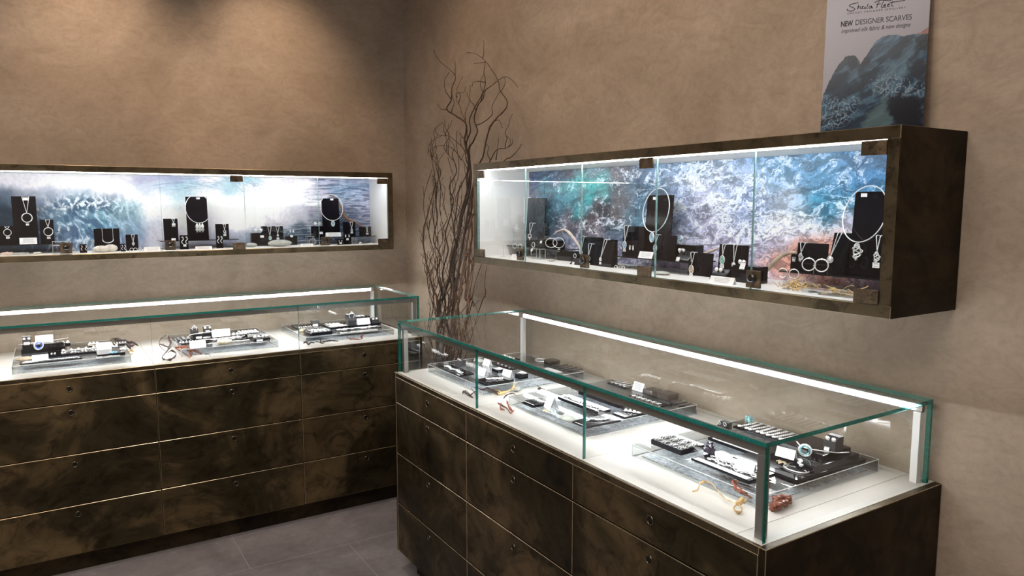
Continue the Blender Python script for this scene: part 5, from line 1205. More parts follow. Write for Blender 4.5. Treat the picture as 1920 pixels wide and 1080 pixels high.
tag_thing('L', -1.29, -0.3685, 0.9342, 0.026, 0.01, 'white price tag on the front of the upper middle block')
ringcube('L', -1.308, -0.3475, 0.9544, 0.035, 0.03, 'black ring cube with a silver ring on the middle plinth')
ring('L', -1.308, -0.3575, 0.9744, 0.011, 'silver knot ring on the left cube of the middle plinth', stone='silver')
ringcube('L', -1.248, -0.3475, 0.9544, 0.033, 0.036, 'black ring cube with studs, right one on the middle plinth')
earrings('L', -1.248, -0.3615, 0.9804, 0.022, 'stud', 0.005, 'silver studs on the right cube of the middle plinth')
tag_thing('L', -1.248, -0.3675, 0.9604, 0.019, 0.012, 'white price tag on the right cube of the middle plinth')
flat_arc('L', [(-1.35, -0.3775, 0.942), (-1.33, -0.3735, 0.958), (-1.28, -0.3715, 0.962), (-1.23, -0.3675, 0.964), (-1.21, -0.3625, 0.972)], 'silver neck wire draped over the upper middle block')
bracelet('L', -1.255, -0.3735, 0.9342, 0.05, 'silver flower cluster pendant on the middle plinth', rz=0.9, links=5, sz=0.014)
tent('L', -1.185, -0.3575, 0.9342, 0.085, 0.036, 'white text card on the long block of the middle plinth')
row('stud', 'L', -1.125, -0.3575, -1.07, -0.3575, 0.9342, 4, 0.013, 'silver flower stud at the right end of the long middle block', 'flower studs on the long middle block')
tent('L', -1.3239, -0.5354, 0.922, 0.07, 0.032, 'white text card at the front of the middle plinth')
plate('L', -1.1917, -0.4084, 0.922, 0.2279, 0.0803, 0.005, 'flat black plate with bead bracelet on the middle plinth of the left counter')
bracelet('L', -1.1917, -0.4084, 0.927, 0.2165, 'chunky silver bead bracelet before the long middle block', links=14, sz=0.018, stone='silver')
bracelet('L', -1.1717, -0.4786, 0.922, 0.1937, 'fine silver bracelet nearest the front of the middle plinth', links=20, sz=0.009)
pebble('L', -1.1975, -0.5046, 0.922, 0.035, 0.02, 0.012, 'shell', 'peach coloured shell on the middle plinth', seed=33)
plate('L', -1.330, -.33, 0.9220, .12, .20, .005, 'tilted black rack plate at the left of the middle plinth', rz=.1)
row('slot', 'L', -1.375, -.30, -1.285, -.30, 0.9272, 5, .012, 'grey slot pad of the left middle rack', 'slot pads of the left middle rack')
row('pair', 'L', -1.375, -.40, -1.29, -.40, 0.9272, 4, .012, 'silver earrings on the left middle rack', 'earrings on the left middle rack')
plate('L', -1.03, -.30, 0.9220, .11, .26, .005, 'black rack plate at the right of the middle plinth', rz=-.05)
row('chain', 'L', -1.07, -.26, -.99, -.26, 0.9272, 6, .010, 'silver chain laid on the right middle rack', 'chains on the right middle rack')
plate('L', -1.02, -0.4825, 0.922, 0.0774, 0.0688, 0.01, 'small black plate at the right front of the middle plinth of the left counter')
row('stud', 'L', -1.0487, -0.4825, -0.9913, -0.4825, 0.932, 4, 0.012, 'silver cluster stud at the right front of the middle plinth', 'cluster studs right front')
tag_thing('L', -1.035, -0.5269, 0.922, 0.03, 0.007, 'white price tag before the small right front plate')
seaweed('L', [[(-0.9815, -0.5003, 0.94), (-0.9938, -0.5798, 0.94), (-1.0091, -0.608, 0.93), (-0.9873, -0.5804, 0.91)]], 'weed_dark', 'thin dark seaweed twig at the right corner of the middle plinth', seed=22, width=0.0027)
seaweed('L', [[(-1.4773, -0.6026, 0.89), (-1.4871, -0.5968, 0.9), (-1.4723, -0.5929, 0.92), (-1.4609, -0.6157, 0.94), (-1.4391, -0.5394, 0.95), (-1.4426, -0.5038, 0.97), (-1.4444, -0.4684, 0.98), (-1.4664, -0.4561, 0.97), (-1.483, -0.4952, 0.96), (-1.4841, -0.4961, 0.94), (-1.4709, -0.4912, 0.92), (-1.4584, -0.515, 0.91)], [(-1.4828, -0.5577, 0.89), (-1.4657, -0.6344, 0.892), (-1.4354, -0.5933, 0.896), (-1.4205, -0.5368, 0.902), (-1.4337, -0.501, 0.91), (-1.4577, -0.5447, 0.91)], [(-1.4786, -0.4687, 0.94), (-1.4648, -0.5236, 0.94), (-1.4514, -0.5774, 0.94)]], 'weed_dark', 'large dark curled seaweed standing at the left of the middle plinth', seed=23, width=0.0061)
seaweed('L', [[(-1.4165, -0.4801, 0.92), (-1.3908, -0.4964, 0.92), (-1.3608, -0.4844, 0.92)], [(-1.4125, -0.4835, 0.915), (-1.3957, -0.5257, 0.905), (-1.3798, -0.5718, 0.896), (-1.3726, -0.6276, 0.89)], [(-1.3694, -0.51, 0.92), (-1.3466, -0.5413, 0.91), (-1.3259, -0.5559, 0.9), (-1.3116, -0.5665, 0.89)], [(-1.3694, -0.51, 0.92), (-1.3536, -0.5235, 0.9), (-1.3665, -0.6034, 0.89)]], 'weed_brown', 'dark red seaweed frond before the middle plinth', seed=24, width=0.0075)
seaweed('L', [[(-1.3026, -0.5836, 0.892), (-1.2889, -0.6005, 0.896), (-1.2845, -0.6271, 0.89)]], 'weed_dark', 'short dark seaweed stem right of the dark red frond', seed=25, width=0.002)
plate('L', -0.7215, -0.445, 0.922, 0.1111, 0.1675, 0.014, 'thick black plate at the left front of the right plinth of the left counter')
row('pair', 'L', -0.757, -0.4988, -0.6859, -0.4988, 0.936, 4, 0.013, 'pale green earrings on the left front plate of the right plinth', 'earrings on the left front plate')
bracelet('L', -0.7215, -0.4638, 0.936, 0.1, 'pale enamel bracelet on the left front plate of the right plinth', links=8, sz=0.016, stone='enamel_teal')
pebble('L', -0.7766, -0.3806, 0.922, 0.02, 0.015, 0.008, 'shell', 'small peach shell at the left of the right plinth', seed=35)
plate('L', -0.485, -0.3246, 0.922, 0.29, 0.14, 0.01, 'wide black base block at the back of the right plinth of the left counter')
strip('L', -0.57, -0.3546, 0.9322, 0.11, 0.03, 'white price strip on the left of the wide base block')
row('chain', 'L', -0.61, -0.3046, -0.55, -0.3046, 0.9322, 5, 0.009, 'silver chain laid on the left of the wide base block', 'chains on the wide base block')
ringcube('L', -0.505, -0.3646, 0.9322, 0.045, 0.06, 'black ring stand with a swirl ring on the right plinth')
ring('L', -0.505, -0.3806, 0.9722, 0.015, 'large silver swirl ring on the stand of the right plinth', stone='silver')
tent('L', -0.435, -0.3696, 0.9322, 0.075, 0.033, 'white text card in the middle of the right plinth')
plate('L', -0.44, -0.3096, 0.9322, 0.12, 0.045, 0.034, 'black block with green flowers behind the text card')
bracelet('L', -0.45, -0.3096, 0.9667, 0.08, 'pale green flower bracelet on the block behind the text card', links=6, sz=0.016, stone='enamel_teal')
ringcube('L', -0.368, -0.3646, 0.9322, 0.04, 0.028, 'low black ring stand right of the text card')
row('stud', 'L', -0.378, -0.3766, -0.358, -0.3766, 0.9522, 2, 0.01, 'silver stud on the low right ring stand', 'studs on the low right ring stand')
plate('L', -0.4998, -0.4605, 0.922, 0.2478, 0.0706, 0.003, 'thin black plate with ball bracelet at the front of the right plinth')
bracelet('L', -0.4998, -0.4605, 0.925, 0.2354, 'silver ball link bracelet on the thin front plate', links=16, sz=0.016, stone='silver')
bracelet('L', -0.5198, -0.5308, 0.922, 0.2106, 'fine silver bracelet at the front of the right plinth', links=20, sz=0.009)
plate('L', -.72, -.25, 0.9220, .12, .16, .005, 'thin black plate at the back left of the right plinth')
row('pair', 'L', -.76, -.27, -.68, -.27, 0.9272, 4, .011, 'silver earrings on the back left plate of the right plinth', 'earrings back left plate')
ringcube('L', -0.6573, -0.2113, 0.922, 0.04, 0.028, 'black ring stand at the back left of the right plinth')
tag_thing('L', -0.6659, -0.2484, 0.922, 0.028, 0.014, 'white price tag before the back left ring stand')
seaweed('L', [[(-0.8388, -0.5965, 0.9), (-0.8238, -0.5923, 0.906), (-0.8177, -0.6065, 0.894), (-0.796, -0.5897, 0.9), (-0.7848, -0.6061, 0.896)], [(-0.7895, -0.5861, 0.896), (-0.7608, -0.5825, 0.898), (-0.7496, -0.6161, 0.894), (-0.7226, -0.6019, 0.9)], [(-0.7649, -0.6318, 0.92), (-0.7548, -0.6158, 0.9), (-0.7407, -0.614, 0.89)], [(-0.7457, -0.6045, 0.9), (-0.6993, -0.5992, 0.9), (-0.6602, -0.6164, 0.896)]], 'weed_dark', 'dark crumbly seaweed row before the right plinth', seed=26, width=0.0041)
seaweed('L', [[(-0.5841, -0.5152, 0.898), (-0.5893, -0.5779, 0.894), (-0.5571, -0.5855, 0.892), (-0.5399, -0.6018, 0.89)], [(-0.5399, -0.6018, 0.89), (-0.5383, -0.622, 0.91), (-0.5353, -0.5921, 0.925)], [(-0.5345, -0.6039, 0.904), (-0.5261, -0.6135, 0.916)], [(-0.5397, -0.6027, 0.91), (-0.5326, -0.6138, 0.894)]], 'weed_brown', 'small red seaweed standing before the right plinth', seed=27, width=0.0054)


# ------------------------------------------------------------------ poster standing on the right showcase
PW, PH = .235, .400
def poly_in(px, py, poly):
    ins = np.zeros(px.shape, bool); n = len(poly); j = n - 1
    for i in range(n):
        xi, yi = poly[i]; xj, yj = poly[j]
        c_ = ((yi > py) != (yj > py)) & (px < (xj - xi) * (py - yi) / (yj - yi + 1e-9) + xi); ins ^= c_; j = i
    return ins
PPOLY = {'cloth': [(-2.9, 126.9), (-0.7, 131.3), (5.6, 111.9), (13.8, 94.4), (21.7, 83.9), (27.5, 83.3), (31.3, 84.1), (34.8, 89.2), (37.1, 93.3), (42.7, 84.5), (45.5, 77.9), (51.9, 68.9), (57.9, 65.8), (66.5, 65.0), (76.3, 67.4), (85.8, 66.0), (91.7, 66.1), (101.0, 62.7), (107.4, 73.2), (105.8, 174.1), (-7.5, 169.3)],
    'hand': [(88.8, 66.3), (92.9, 65.1), (99.7, 60.8), (104.3, 59.7), (104.7, 66.4), (95.4, 67.8)],
    'dark_tip': [(23.0, 84.0), (30.7, 84.5), (35.9, 93.5), (34.0, 98.8), (26.1, 94.7)],
    'dark_fold': [(36.6, 93.5), (40.5, 89.8), (55.0, 81.5), (83.6, 68.8), (91.9, 68.3), (88.5, 71.3), (64.7, 78.4), (47.8, 86.3), (42.1, 96.8), (38.9, 107.5), (36.2, 104.6)],
    'hollow_low': [(65.5, 128.7), (74.7, 128.6), (99.0, 134.9), (100.7, 165.8), (75.4, 164.6), (68.2, 145.2)],
    'hollow_right': [(85.9, 89.8), (96.8, 94.8), (100.1, 112.3), (89.5, 112.8), (85.3, 100.4)],
    'corner_dark': [(93.2, 70.5), (101.3, 68.7), (100.0, 88.4), (94.9, 81.3)],
    'left_dark': [(7.9, 105.1), (15.3, 97.3), (28.9, 112.3), (33.5, 126.5), (22.1, 129.9), (6.2, 124.7)],
    'inner_dark': [(39.0, 110.3), (41.1, 102.2), (48.7, 102.8), (44.2, 113.4), (38.8, 129.6), (34.9, 129.4)],
    'pale_skirt': [(38.0, 164.3), (50.8, 142.8), (61.4, 131.1), (66.3, 131.4), (70.8, 148.0), (76.6, 164.7)],
    'pale_sweep': [(49.3, 113.8), (65.5, 93.3), (86.3, 75.1), (88.5, 71.3), (93.4, 75.8), (84.8, 92.3), (85.5, 105.8), (69.1, 115.3), (50.1, 130.4)],
    'pale_left': [(24.2, 95.3), (32.1, 98.7), (35.3, 112.8), (32.9, 115.4), (27.4, 106.6)],
    'spray': [(46.6, 110.9), (66.2, 107.0), (85.8, 111.2), (100.4, 117.7), (100.1, 133.7), (82.0, 129.8), (57.6, 130.9), (50.0, 127.6)],
    'spray_low': [(-0.4, 124.2), (16.9, 128.2), (40.0, 129.7), (33.4, 148.7), (18.7, 163.4), (0.2, 162.5)]}
PLAY = [('pale_sweep', (104, 134, 152), .6), ('pale_left', (88, 120, 138), .6), ('pale_skirt', (92, 118, 122), .8), ('left_dark', (16, 32, 52), .75), ('inner_dark', (14, 30, 46), .7),
    ('dark_tip', (14, 22, 28), .9), ('dark_fold', (12, 22, 34), .85), ('hollow_low', (12, 15, 27), .95), ('hollow_right', (34, 38, 52), .85), ('corner_dark', (14, 22, 30), .9)]

def paint_poster(U, V):
    X = U * 100; Y = V * 170.2          # same unit both ways, per cent of the width
    c = np.zeros(X.shape + (3,)) + np.array([160, 157, 168]); c += (Y / 170 * 10)[..., None]
    wx = X + 2.4 * (fbm(X / 6, Y / 6, 301) - .5); wy = Y + 2.4 * (fbm(X / 6, Y / 6, 311) - .5)
    hx = X + 12 * (fbm(X / 9, Y / 9, 501) - .5); hy = Y + 12 * (fbm(X / 9, Y / 9, 511) - .5)
    m = poly_in(wx, wy, PPOLY['cloth'])
    q = wx * .62 + wy * .78; p = wy * .62 - wx * .78      # along and across the sweep of the folds
    fold = ridge(p / 60, (q + .002 * p * p) / 11, 330, 4); fine = ridge(wx / 5, wy / 5, 350, 5); big = fbm(p / 40, q / 20, 370, 4)
    s = np.array([24, 54, 80]) + (np.array([66, 106, 134]) - np.array([24, 54, 80])) * np.clip((big - .3) * 2.4, 0, 1)[..., None]
    fl = np.clip((fold - .60) / .16, 0, 1) * .5; s = s * (1 - fl[..., None]) + np.array([108, 138, 158]) * fl[..., None]
    dk = np.clip((.60 - fold) / .14, 0, 1) * .65; s = s * (1 - dk[..., None]) + np.array([12, 24, 38]) * dk[..., None]
    def soft(poly, col, a, r_=1.5):
        nonlocal s
        k = sum(poly_in(hx + dx * r_, hy + dy * r_, poly).astype(float) for dx, dy in ((-1, 0), (1, 0), (0, -1), (0, 1), (-2, 1), (2, -1), (1, 2), (-1, -2), (0, 0)))[..., None] / 9 * a
        s = s * (1 - k) + np.array(col) * k
    for n_, col, a_ in PLAY: soft(PPOLY[n_], col, a_)
    fm = sum(poly_in(hx + dx, hy + dy, PPOLY['spray']).astype(float) for dx, dy in ((-4, 0), (4, 0), (0, -4), (0, 4), (0, 0))) / 5 + sum(poly_in(hx + dx, hy + dy, PPOLY['spray_low']).astype(float) for dx, dy in ((-4, 0), (4, 0), (0, -4), (0, 4), (0, 0))) / 5
    foam = np.clip((fine - .60) / .12, 0, 1) * fm * .75
    s = s * (1 - foam[..., None]) + np.array([165, 182, 198]) * foam[..., None]
    c = np.where(m[..., None], s, c)
    hand = poly_in(wx, wy, PPOLY['hand']); c = np.where(hand[..., None], np.array([150, 104, 100]) * (.8 + .4 * fbm(wx / 4, wy / 2, 77, 3))[..., None], c)
    return c * (.90 + .06 * fbm(X * 1.5, Y * 1.5, 400, 2))[..., None]
po = picture('poster', 'R', 0, PW, 0, PH, 0, 300, 500, paint_poster, M['poster'], .003)
po.location = (-.05 - PW * math.cos(R(-60)), -3.215 - PW * math.sin(R(-60)), SZ1 + .0004); po.rotation_euler = Euler((R(-4), 0, R(-60)), 'XYZ')
tag(po, 'poster of a blue silk scarf standing at an angle on top of the right showcase', 'poster')
def text_on(body, size, s, z, name, mat='ink_dark', bold=0, space=1., shear=0, label=None, xs=1.):
    cu = bpy.data.curves.new(name, 'FONT'); cu.body = body; cu.size = size; cu.align_x = 'LEFT'; cu.offset = bold; cu.space_character = space; cu.shear = shear
    tmp = bpy.data.objects.new('tmp', cu); COL.objects.link(tmp)
    dg = bpy.context.evaluated_depsgraph_get(); me = bpy.data.meshes.new_from_object(tmp.evaluated_get(dg)); bpy.data.objects.remove(tmp, do_unlink=True)
    me.materials.clear(); me.materials.append(M[mat])
    o = bpy.data.objects.new(name, me); COL.objects.link(o); o.parent = po; o.rotation_euler = (PI / 2, 0, 0); o.location = (s, -.0004, z); o.scale = (xs, 1, 1)
    if label: o['label'] = label
    return o
def smooth(p, n=5):
    o = []
    for i in range(len(p) - 1):
        p0, p1, p2, p3 = p[max(i - 1, 0)], p[i], p[i + 1], p[min(i + 2, len(p) - 1)]
        for k in range(n):
            f = k / n; o.append(tuple(.5 * ((2 * p1[j]) + (-p0[j] + p2[j]) * f + (2 * p0[j] - 5 * p1[j] + 4 * p2[j] - p3[j]) * f * f + (-p0[j] + 3 * p1[j] - 3 * p2[j] + p3[j]) * f ** 3) for j in (0, 1)))
    o.append(p[-1]); return [(a, -.0004, b) for a, b in o]
_o = text_on('NEW', 0.0185, 0.0353, 0.2800, 'headline', bold=.0006)
_o.scale.x = 0.0283 / max(1e-4, _o.dimensions.x)
_o = text_on('DESIGNER SCARVES', 0.0185, 0.0690, 0.2806, 'headline', bold=0)
_o.scale.x = 0.1267 / max(1e-4, _o.dimensions.x)
_o = text_on('improved silk fabric & new designs', 0.015, 0.0367, 0.2633, 'subline', shear=.35)
_o.scale.x = 0.1578 / max(1e-4, _o.dimensions.x)
_o = text_on('ORKNEY DESIGNER JEWELLERY', 0.0062, 0.0492, 0.3094, 'small_print', space=1.5)
_o.scale.x = 0.1326 / max(1e-4, _o.dimensions.x)
sig = MB()
sig.tube(smooth([(0.0741, 0.3365), (0.0667, 0.3358), (0.0563, 0.3338), (0.0535, 0.3300), (0.0613, 0.3258), (0.0669, 0.3212), (0.0617, 0.3173), (0.0527, 0.3178), (0.0486, 0.3208), (0.0499, 0.3239)]), .0008, 5)
sig.tube(smooth([(0.0744, 0.3306), (0.0729, 0.3199), (0.0756, 0.3260), (0.0785, 0.3263), (0.0800, 0.3203), (0.0824, 0.3207)]), .0008, 5)
sig.tube(smooth([(0.0829, 0.3225), (0.0862, 0.3260), (0.0839, 0.3256), (0.0835, 0.3212), (0.0877, 0.3200), (0.0905, 0.3242)]), .0008, 5)
sig.tube(smooth([(0.0905, 0.3242), (0.0901, 0.3197), (0.0924, 0.3207)]), .0008, 5)
sig.tube(smooth([(0.0966, 0.3305), (0.0942, 0.3205), (0.0966, 0.3189)]), .0008, 5)
sig.tube(smooth([(0.1046, 0.3244), (0.0999, 0.3237), (0.1002, 0.3192), (0.1036, 0.3200), (0.1052, 0.3243), (0.1060, 0.3191), (0.1083, 0.3195)]), .0008, 5)
sig.tube(smooth([(0.1118, 0.3312), (0.1169, 0.3350), (0.1284, 0.3361), (0.1459, 0.3326), (0.1514, 0.3376)]), .0008, 5)
sig.tube(smooth([(0.1221, 0.3344), (0.1184, 0.3278), (0.1176, 0.3209), (0.1154, 0.3186)]), .0008, 5)
sig.tube(smooth([(0.1150, 0.3263), (0.1208, 0.3269), (0.1254, 0.3276)]), .0008, 5)
sig.tube(smooth([(0.1321, 0.3331), (0.1279, 0.3235), (0.1270, 0.3191), (0.1294, 0.3175), (0.1322, 0.3191)]), .0008, 5)
sig.tube(smooth([(0.1333, 0.3209), (0.1372, 0.3230), (0.1354, 0.3244), (0.1327, 0.3216), (0.1340, 0.3176), (0.1386, 0.3183)]), .0008, 5)
sig.tube(smooth([(0.1408, 0.3212), (0.1453, 0.3232), (0.1435, 0.3247), (0.1408, 0.3212), (0.1421, 0.3179), (0.1466, 0.3186)]), .0008, 5)
sig.tube(smooth([(0.1523, 0.3312), (0.1499, 0.3220), (0.1512, 0.3187), (0.1547, 0.3189)]), .0008, 5)
sig.tube(smooth([(0.1456, 0.3276), (0.1576, 0.3280), (0.1718, 0.3288), (0.1797, 0.3290)]), .0008, 5)
sig.tube(smooth([(0.1660, 0.3194), (0.1666, 0.3200)]), .0008, 5)
sig.build('signature_lettering', ['ink_dark'], po)


# ------------------------------------------------------------------ vase with curly willow in the corner
VX, VY = -.30, -1.02
v = MB(); prof = [(.001, 0), (.095, 0), (.11, .03), (.125, .25), (.11, .42), (.075, .52), (.07, .56), (.08, .58), (.072, .58), (.062, .56), (.066, .52), (.1, .40), (.001, .38)]
n = 32; vs = []
for r_, z_ in prof: vs += [(r_ * math.cos(2 * PI * i / n), r_ * math.sin(2 * PI * i / n), z_) for i in range(n)]
v.add(vs, [(k * n + i, k * n + (i + 1) % n, (k + 1) * n + (i + 1) % n, (k + 1) * n + i) for k in range(len(prof) - 1) for i in range(n)], 0, True)
vo = v.build('floor_vase', ['vase']); vo.location = (VX, VY, 0); tag(vo, 'dark stoneware floor vase holding curly willow in the wall corner', 'vase')
WR = random.Random(5)
def curly(p0, p1, n, amp, rr, fk=1.0):
    a, b = Vector(p0), Vector(p1); d = b - a; out = []; ph = [rr.uniform(0, 6.28) for _ in range(4)]; fq = rr.uniform(6, 13) * fk
    for i in range(n + 1):
        f = i / n; e = amp * min(1, f * 2.5)
        out.append(a + d * f + Vector((e * .5 * math.sin(fq * 1.3 * f + ph[0]), e * (math.sin(fq * f + ph[1]) + .45 * math.sin(2.7 * fq * f + ph[2])), 0)))
    return out
def willow(pts, r, label, k, full=True, subs=(), group=None):
    rr = random.Random(k + 50); P = [Vector(p) for p in pts][::-1]     # from the foot upwards
    if full: P = [Vector((VX + rr.uniform(-.04, .04), VY + rr.uniform(-.04, .04), .40))] + P
    else: P = [Vector((VX + rr.uniform(-.04, .04), VY - .02, .40))] + P
    def spl(Q, n, jit):
        out = []
        for i in range(len(Q) - 1):
            p0, p1, p2, p3 = Q[max(i - 1, 0)], Q[i], Q[i + 1], Q[min(i + 2, len(Q) - 1)]
            for j in range(n):
                f = j / n; out.append(.5 * ((2 * p1) + (-p0 + p2) * f + (2 * p0 - 5 * p1 + 4 * p2 - p3) * f * f + (-p0 + 3 * p1 - 3 * p2 + p3) * f ** 3) + Vector([rr.uniform(-jit, jit) for _ in range(3)]))
        out.append(Q[-1]); return out
    Q = spl(P, 5, .0008); n = len(Q); base = Q[0].copy(); m = MB()
    m.tube([q - base for q in Q], [max(.0013, r * 1.3 * (1 - (i / n)) ** .75) * rr.uniform(.88, 1.12) for i in range(n)], 7)
    mat = 'willow_red' if k % 3 == 1 else 'willow'
    o = m.build('willow_branch', [mat]); o.location = base; tag(o, label, 'branch', group)
    for s_ in subs:
        q = spl([Vector(p) for p in s_][::-1], 5, .0005); mm = MB(); mm.tube([a - base for a in q], [max(.0012, .0028 * (1 - i / len(q))) for i in range(len(q))], 5); mm.build('twig', [mat], o)
    if full:
        for j in range(rr.randint(2, 4)):
            i = rr.randint(int(n * .35), n - 6); p = Q[i]; L = rr.uniform(.05, .16)
            e = p + Vector((rr.uniform(-.02, .02), rr.uniform(-1, 1) * L * .5, L)); e.x = min(e.x, -.012)
            if e.y < -1.33: continue
            q = curly(p, e, 30, L * .11, rr, .5); mm = MB(); mm.tube([a - base for a in q], [max(.0011, .0024 * (1 - h / 31)) for h in range(31)], 5); mm.build('twig', [mat], o)
    return o
willow([(-0.22, -0.853, 2.3608), (-0.2202, -0.9106, 2.3001), (-0.2209, -1.0235, 2.2386), (-0.222, -1.0872, 2.1922), (-0.2235, -1.0541, 2.1472), (-0.2255, -1.0486, 2.0918), (-0.228, -1.0054, 2.0525), (-0.2309, -1.1058, 2.0109), (-0.2342, -1.2027, 1.971), (-0.238, -1.2167, 1.9334), (-0.2422, -1.2083, 1.8855), (-0.2468, -1.2488, 1.8224), (-0.2519, -1.282, 1.7486), (-0.2575, -1.2782, 1.6525), (-0.2634, -1.2241, 1.5551), (-0.2699, -1.1952, 1.4555), (-0.2767, -1.1393, 1.3524), (-0.284, -1.1238, 1.2496), (-0.2918, -1.0665, 1.141), (-0.3, -1.029, 1.0583)], 0.0055, 'tallest willow branch with a hooked tip leaning left', 0, True, [[(-0.22, -0.8901, 2.0911), (-0.22, -0.9331, 2.0606), (-0.22, -0.9984, 2.0538)], [(-0.22, -1.0216, 2.2265), (-0.22, -0.9734, 2.1958), (-0.22, -0.9779, 2.1447), (-0.22, -1.0327, 2.1003)]])
willow([(-0.1, -0.9772, 2.336), (-0.1005, -1.0576, 2.32), (-0.1018, -1.1365, 2.2821), (-0.1041, -1.1777, 2.257), (-0.1073, -1.2555, 2.1907), (-0.1113, -1.2975, 2.1487), (-0.1163, -1.3172, 2.1102), (-0.1222, -1.3839, 2.0605), (-0.129, -1.3902, 2.0243), (-0.1367, -1.3386, 1.9939), (-0.1454, -1.2939, 1.9618), (-0.1549, -1.2737, 1.921), (-0.1653, -1.2669, 1.8727), (-0.1766, -1.2614, 1.812), (-0.1889, -1.22, 1.7524), (-0.202, -1.2092, 1.6538), (-0.2161, -1.2177, 1.5547), (-0.2311, -1.2534, 1.4567), (-0.2469, -1.2552, 1.3583), (-0.2637, -1.2714, 1.261), (-0.2814, -1.2765, 1.1633), (-0.3, -1.3221, 1.0959)], 0.0045, 'willow branch curving over to the right at the top', 1, True, [[(-0.1, -1.3133, 1.9446), (-0.1, -1.2782, 1.9839), (-0.1, -1.2179, 1.9773)]])
willow([(-0.16, -1.5308, 2.0931), (-0.1604, -1.4995, 2.1229), (-0.1616, -1.4361, 2.1508), (-0.1635, -1.3832, 2.1442), (-0.1662, -1.3299, 2.128), (-0.1697, -1.2764, 2.111), (-0.174, -1.2592, 2.0771), (-0.179, -1.2184, 2.0453), (-0.1848, -1.1979, 1.9864), (-0.1914, -1.239, 1.934), (-0.1988, -1.2139, 1.887), (-0.2069, -1.1899, 1.8516), (-0.2158, -1.2125, 1.7643), (-0.2255, -1.2083, 1.6783), (-0.236, -1.1875, 1.6042), (-0.2473, -1.1676, 1.5293), (-0.2593, -1.1617, 1.4289), (-0.2721, -1.1425, 1.2761), (-0.2857, -1.1793, 1.153), (-0.3, -1.1862, 1.0785)], 0.0045, 'willow branch ending in a long right drooping tip', 2, True, [[(-0.16, -1.4292, 2.1496), (-0.16, -1.4269, 2.1157), (-0.16, -1.3657, 2.0773), (-0.16, -1.319, 2.0357), (-0.16, -1.3187, 2.0003), (-0.16, -1.2341, 1.9724), (-0.16, -1.1639, 1.9664)]])
willow([(-0.2, -1.2279, 2.2361), (-0.2004, -1.3063, 2.2274), (-0.2016, -1.3319, 2.2267), (-0.2035, -1.3231, 2.1839), (-0.2062, -1.3392, 2.135), (-0.2098, -1.3212, 2.0905), (-0.2141, -1.2603, 2.0384), (-0.2191, -1.2138, 1.9829), (-0.225, -1.2362, 1.9324), (-0.2316, -1.2043, 1.8741), (-0.2391, -1.2471, 1.7986), (-0.2473, -1.2352, 1.7019), (-0.2562, -1.2753, 1.6041), (-0.266, -1.2533, 1.482), (-0.2766, -1.2321, 1.358), (-0.2879, -1.1984, 1.231), (-0.3, -1.1781, 1.0774)], 0.004, 'upright middle willow branch under the drooping tip', 3, True, [[(-0.2, -1.2067, 2.1354), (-0.2, -1.2194, 2.1541), (-0.2, -1.2808, 2.1493), (-0.2, -1.3285, 2.137)]])
willow([(-0.26, -0.95, 1.8771), (-0.2603, -0.8607, 1.8565), (-0.2611, -0.8917, 1.8285), (-0.2625, -0.9899, 1.7721), (-0.2644, -0.9985, 1.7333), (-0.2669, -0.9286, 1.657), (-0.27, -0.8716, 1.5512), (-0.2736, -0.8239, 1.4696), (-0.2778, -0.8301, 1.3884), (-0.2825, -0.8743, 1.2962), (-0.2878, -0.9287, 1.2199), (-0.2936, -0.9777, 1.1581), (-0.3, -1.0297, 1.0848)], 0.004, 'outermost left willow branch bowing out low', 4, True, [])
willow([(-0.28, -1.0859, 1.9975), (-0.2801, -1.0905, 1.9539), (-0.2804, -1.131, 1.9137), (-0.2809, -1.0764, 1.8681), (-0.2816, -1.118, 1.8284), (-0.2826, -1.1857, 1.7881), (-0.2837, -1.2, 1.7388), (-0.285, -1.1348, 1.679), (-0.2865, -1.1764, 1.6042), (-0.2883, -1.1379, 1.5293), (-0.2902, -1.0988, 1.4525), (-0.2923, -1.1288, 1.3778), (-0.2947, -1.0753, 1.272), (-0.2972, -1.1064, 1.1845), (-0.3, -1.1372, 1.0851)], 0.0035, 'willow branch rising through the left of the bunch', 5, True, [])
willow([(-0.24, -0.9693, 1.9279), (-0.2404, -0.8667, 1.9095), (-0.2414, -0.8222, 1.8727), (-0.2432, -0.8855, 1.836), (-0.2457, -0.9343, 1.8138), (-0.2489, -0.9535, 1.748), (-0.2528, -0.945, 1.683), (-0.2574, -0.9375, 1.6045), (-0.2627, -0.9608, 1.5259), (-0.2688, -0.9257, 1.4193), (-0.2755, -1.0107, 1.3447), (-0.283, -0.9945, 1.265), (-0.2911, -1.0515, 1.1655), (-0.3, -1.0525, 1.0745)], 0.003, 'thin left willow branch with a looped top', 6, True, [[(-0.25, -0.9153, 1.8797), (-0.25, -0.9879, 1.8814), (-0.25, -1.0716, 1.8697), (-0.25, -1.1386, 1.8407), (-0.25, -1.1904, 1.8011)]])
willow([(-0.18, -1.0258, 2.1166), (-0.1807, -1.0186, 2.0985), (-0.1828, -1.0573, 2.0626), (-0.1864, -1.082, 2.0284), (-0.1914, -1.1274, 1.9803), (-0.1978, -1.1535, 1.9036), (-0.2056, -1.1484, 1.8294), (-0.2148, -1.2152, 1.7275), (-0.2254, -1.1997, 1.629), (-0.2375, -1.2406, 1.5305), (-0.251, -1.1992, 1.4302), (-0.2659, -1.1986, 1.3179), (-0.2822, -1.1873, 1.2043), (-0.3, -1.1972, 1.0926)], 0.0035, 'willow branch with a small fork in the middle of the bunch', 7, True, [[(-0.18, -1.1066, 2.1501), (-0.18, -1.0931, 2.1271), (-0.18, -1.0179, 2.1302), (-0.18, -1.0175, 2.1113)]])
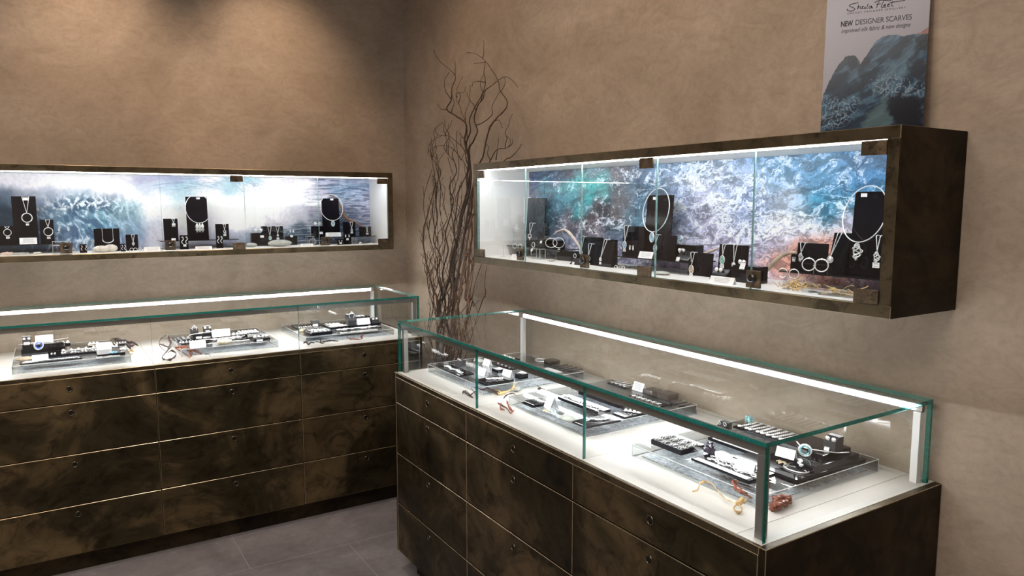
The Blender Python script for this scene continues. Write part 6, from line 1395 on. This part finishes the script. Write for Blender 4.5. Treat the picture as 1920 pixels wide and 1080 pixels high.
willow([(-0.25, -1.0047, 1.9881), (-0.2503, -0.9329, 1.9688), (-0.2512, -0.9484, 1.9354), (-0.2527, -1.0641, 1.9201), (-0.2547, -1.1484, 1.8891), (-0.2574, -1.2178, 1.854), (-0.2607, -1.2736, 1.8086), (-0.2645, -1.267, 1.7369), (-0.2689, -1.197, 1.6534), (-0.274, -1.1783, 1.5546), (-0.2796, -1.1608, 1.4796), (-0.2858, -1.1973, 1.3812), (-0.2926, -1.1542, 1.2654), (-0.3, -1.1931, 1.1555)], 0.003, 'thin willow branch curling left above the bunch', 8, True, [])
willow([(-0.06, -1.2838, 1.9127), (-0.0638, -1.3247, 1.8828), (-0.075, -1.3078, 1.8555), (-0.0938, -1.2554, 1.8519), (-0.12, -1.2627, 1.826), (-0.1537, -1.2829, 1.7874), (-0.195, -1.2923, 1.7255), (-0.2438, -1.3082, 1.6522), (-0.3, -1.335, 1.5572)], 0.003, 'thin willow branch showing above the far end of the right showcase', 9, True, [[(-0.06, -1.3302, 1.8971), (-0.06, -1.3302, 1.8729), (-0.06, -1.2954, 1.863)], [(-0.06, -1.2121, 1.9119), (-0.06, -1.1997, 1.8566), (-0.06, -1.1871, 1.8071)]])
willow([(-0.05, -1.3937, 1.8691), (-0.0551, -1.3793, 1.8458), (-0.0704, -1.335, 1.8117), (-0.0959, -1.335, 1.8027), (-0.1316, -1.3292, 1.7618), (-0.1776, -1.2617, 1.6778), (-0.2337, -1.2893, 1.5556), (-0.3, -1.335, 1.4389)], 0.004, 'dark willow branch poking out over the right showcase top', 10, False, [])
willow([(-0.2, -1.2581, 1.1493), (-0.2, -1.2065, 1.1115), (-0.2, -1.1667, 1.0743)], 0.003, 'short willow shoot above the counter, lowest right', 11, False, [])
willow([(-0.12, -1.146, 1.3079), (-0.12, -1.0843, 1.2109), (-0.12, -1.0508, 1.1274), (-0.12, -1.0085, 1.0547)], 0.0025, 'short willow shoot under the right showcase, left one', 12, False, [])
willow([(-0.12, -1.1972, 1.305), (-0.12, -1.1787, 1.2195), (-0.12, -1.1833, 1.1549), (-0.12, -1.1173, 1.0683)], 0.0025, 'short willow shoot under the right showcase, right one', 13, False, [])

for k in range(30):
    top = Vector((WR.uniform(-.34, -.10), WR.uniform(-1.27, -.93), WR.uniform(1.35, 1.95)))
    a = Vector((VX + WR.uniform(-.04, .04), VY + WR.uniform(-.04, .04), .45))
    q = curly(a, top, 44, WR.uniform(.035, .06), WR)
    pts = [tuple(Vector((min(p.x, -.015), max(-1.335, p.y), p.z))) for p in q][::-1]
    willow(pts[::2], WR.uniform(.0022, .0036), 'thin curly willow branch tangled inside the bunch in the wall corner', k + 20, True, (), 'tangled inner willow branches')
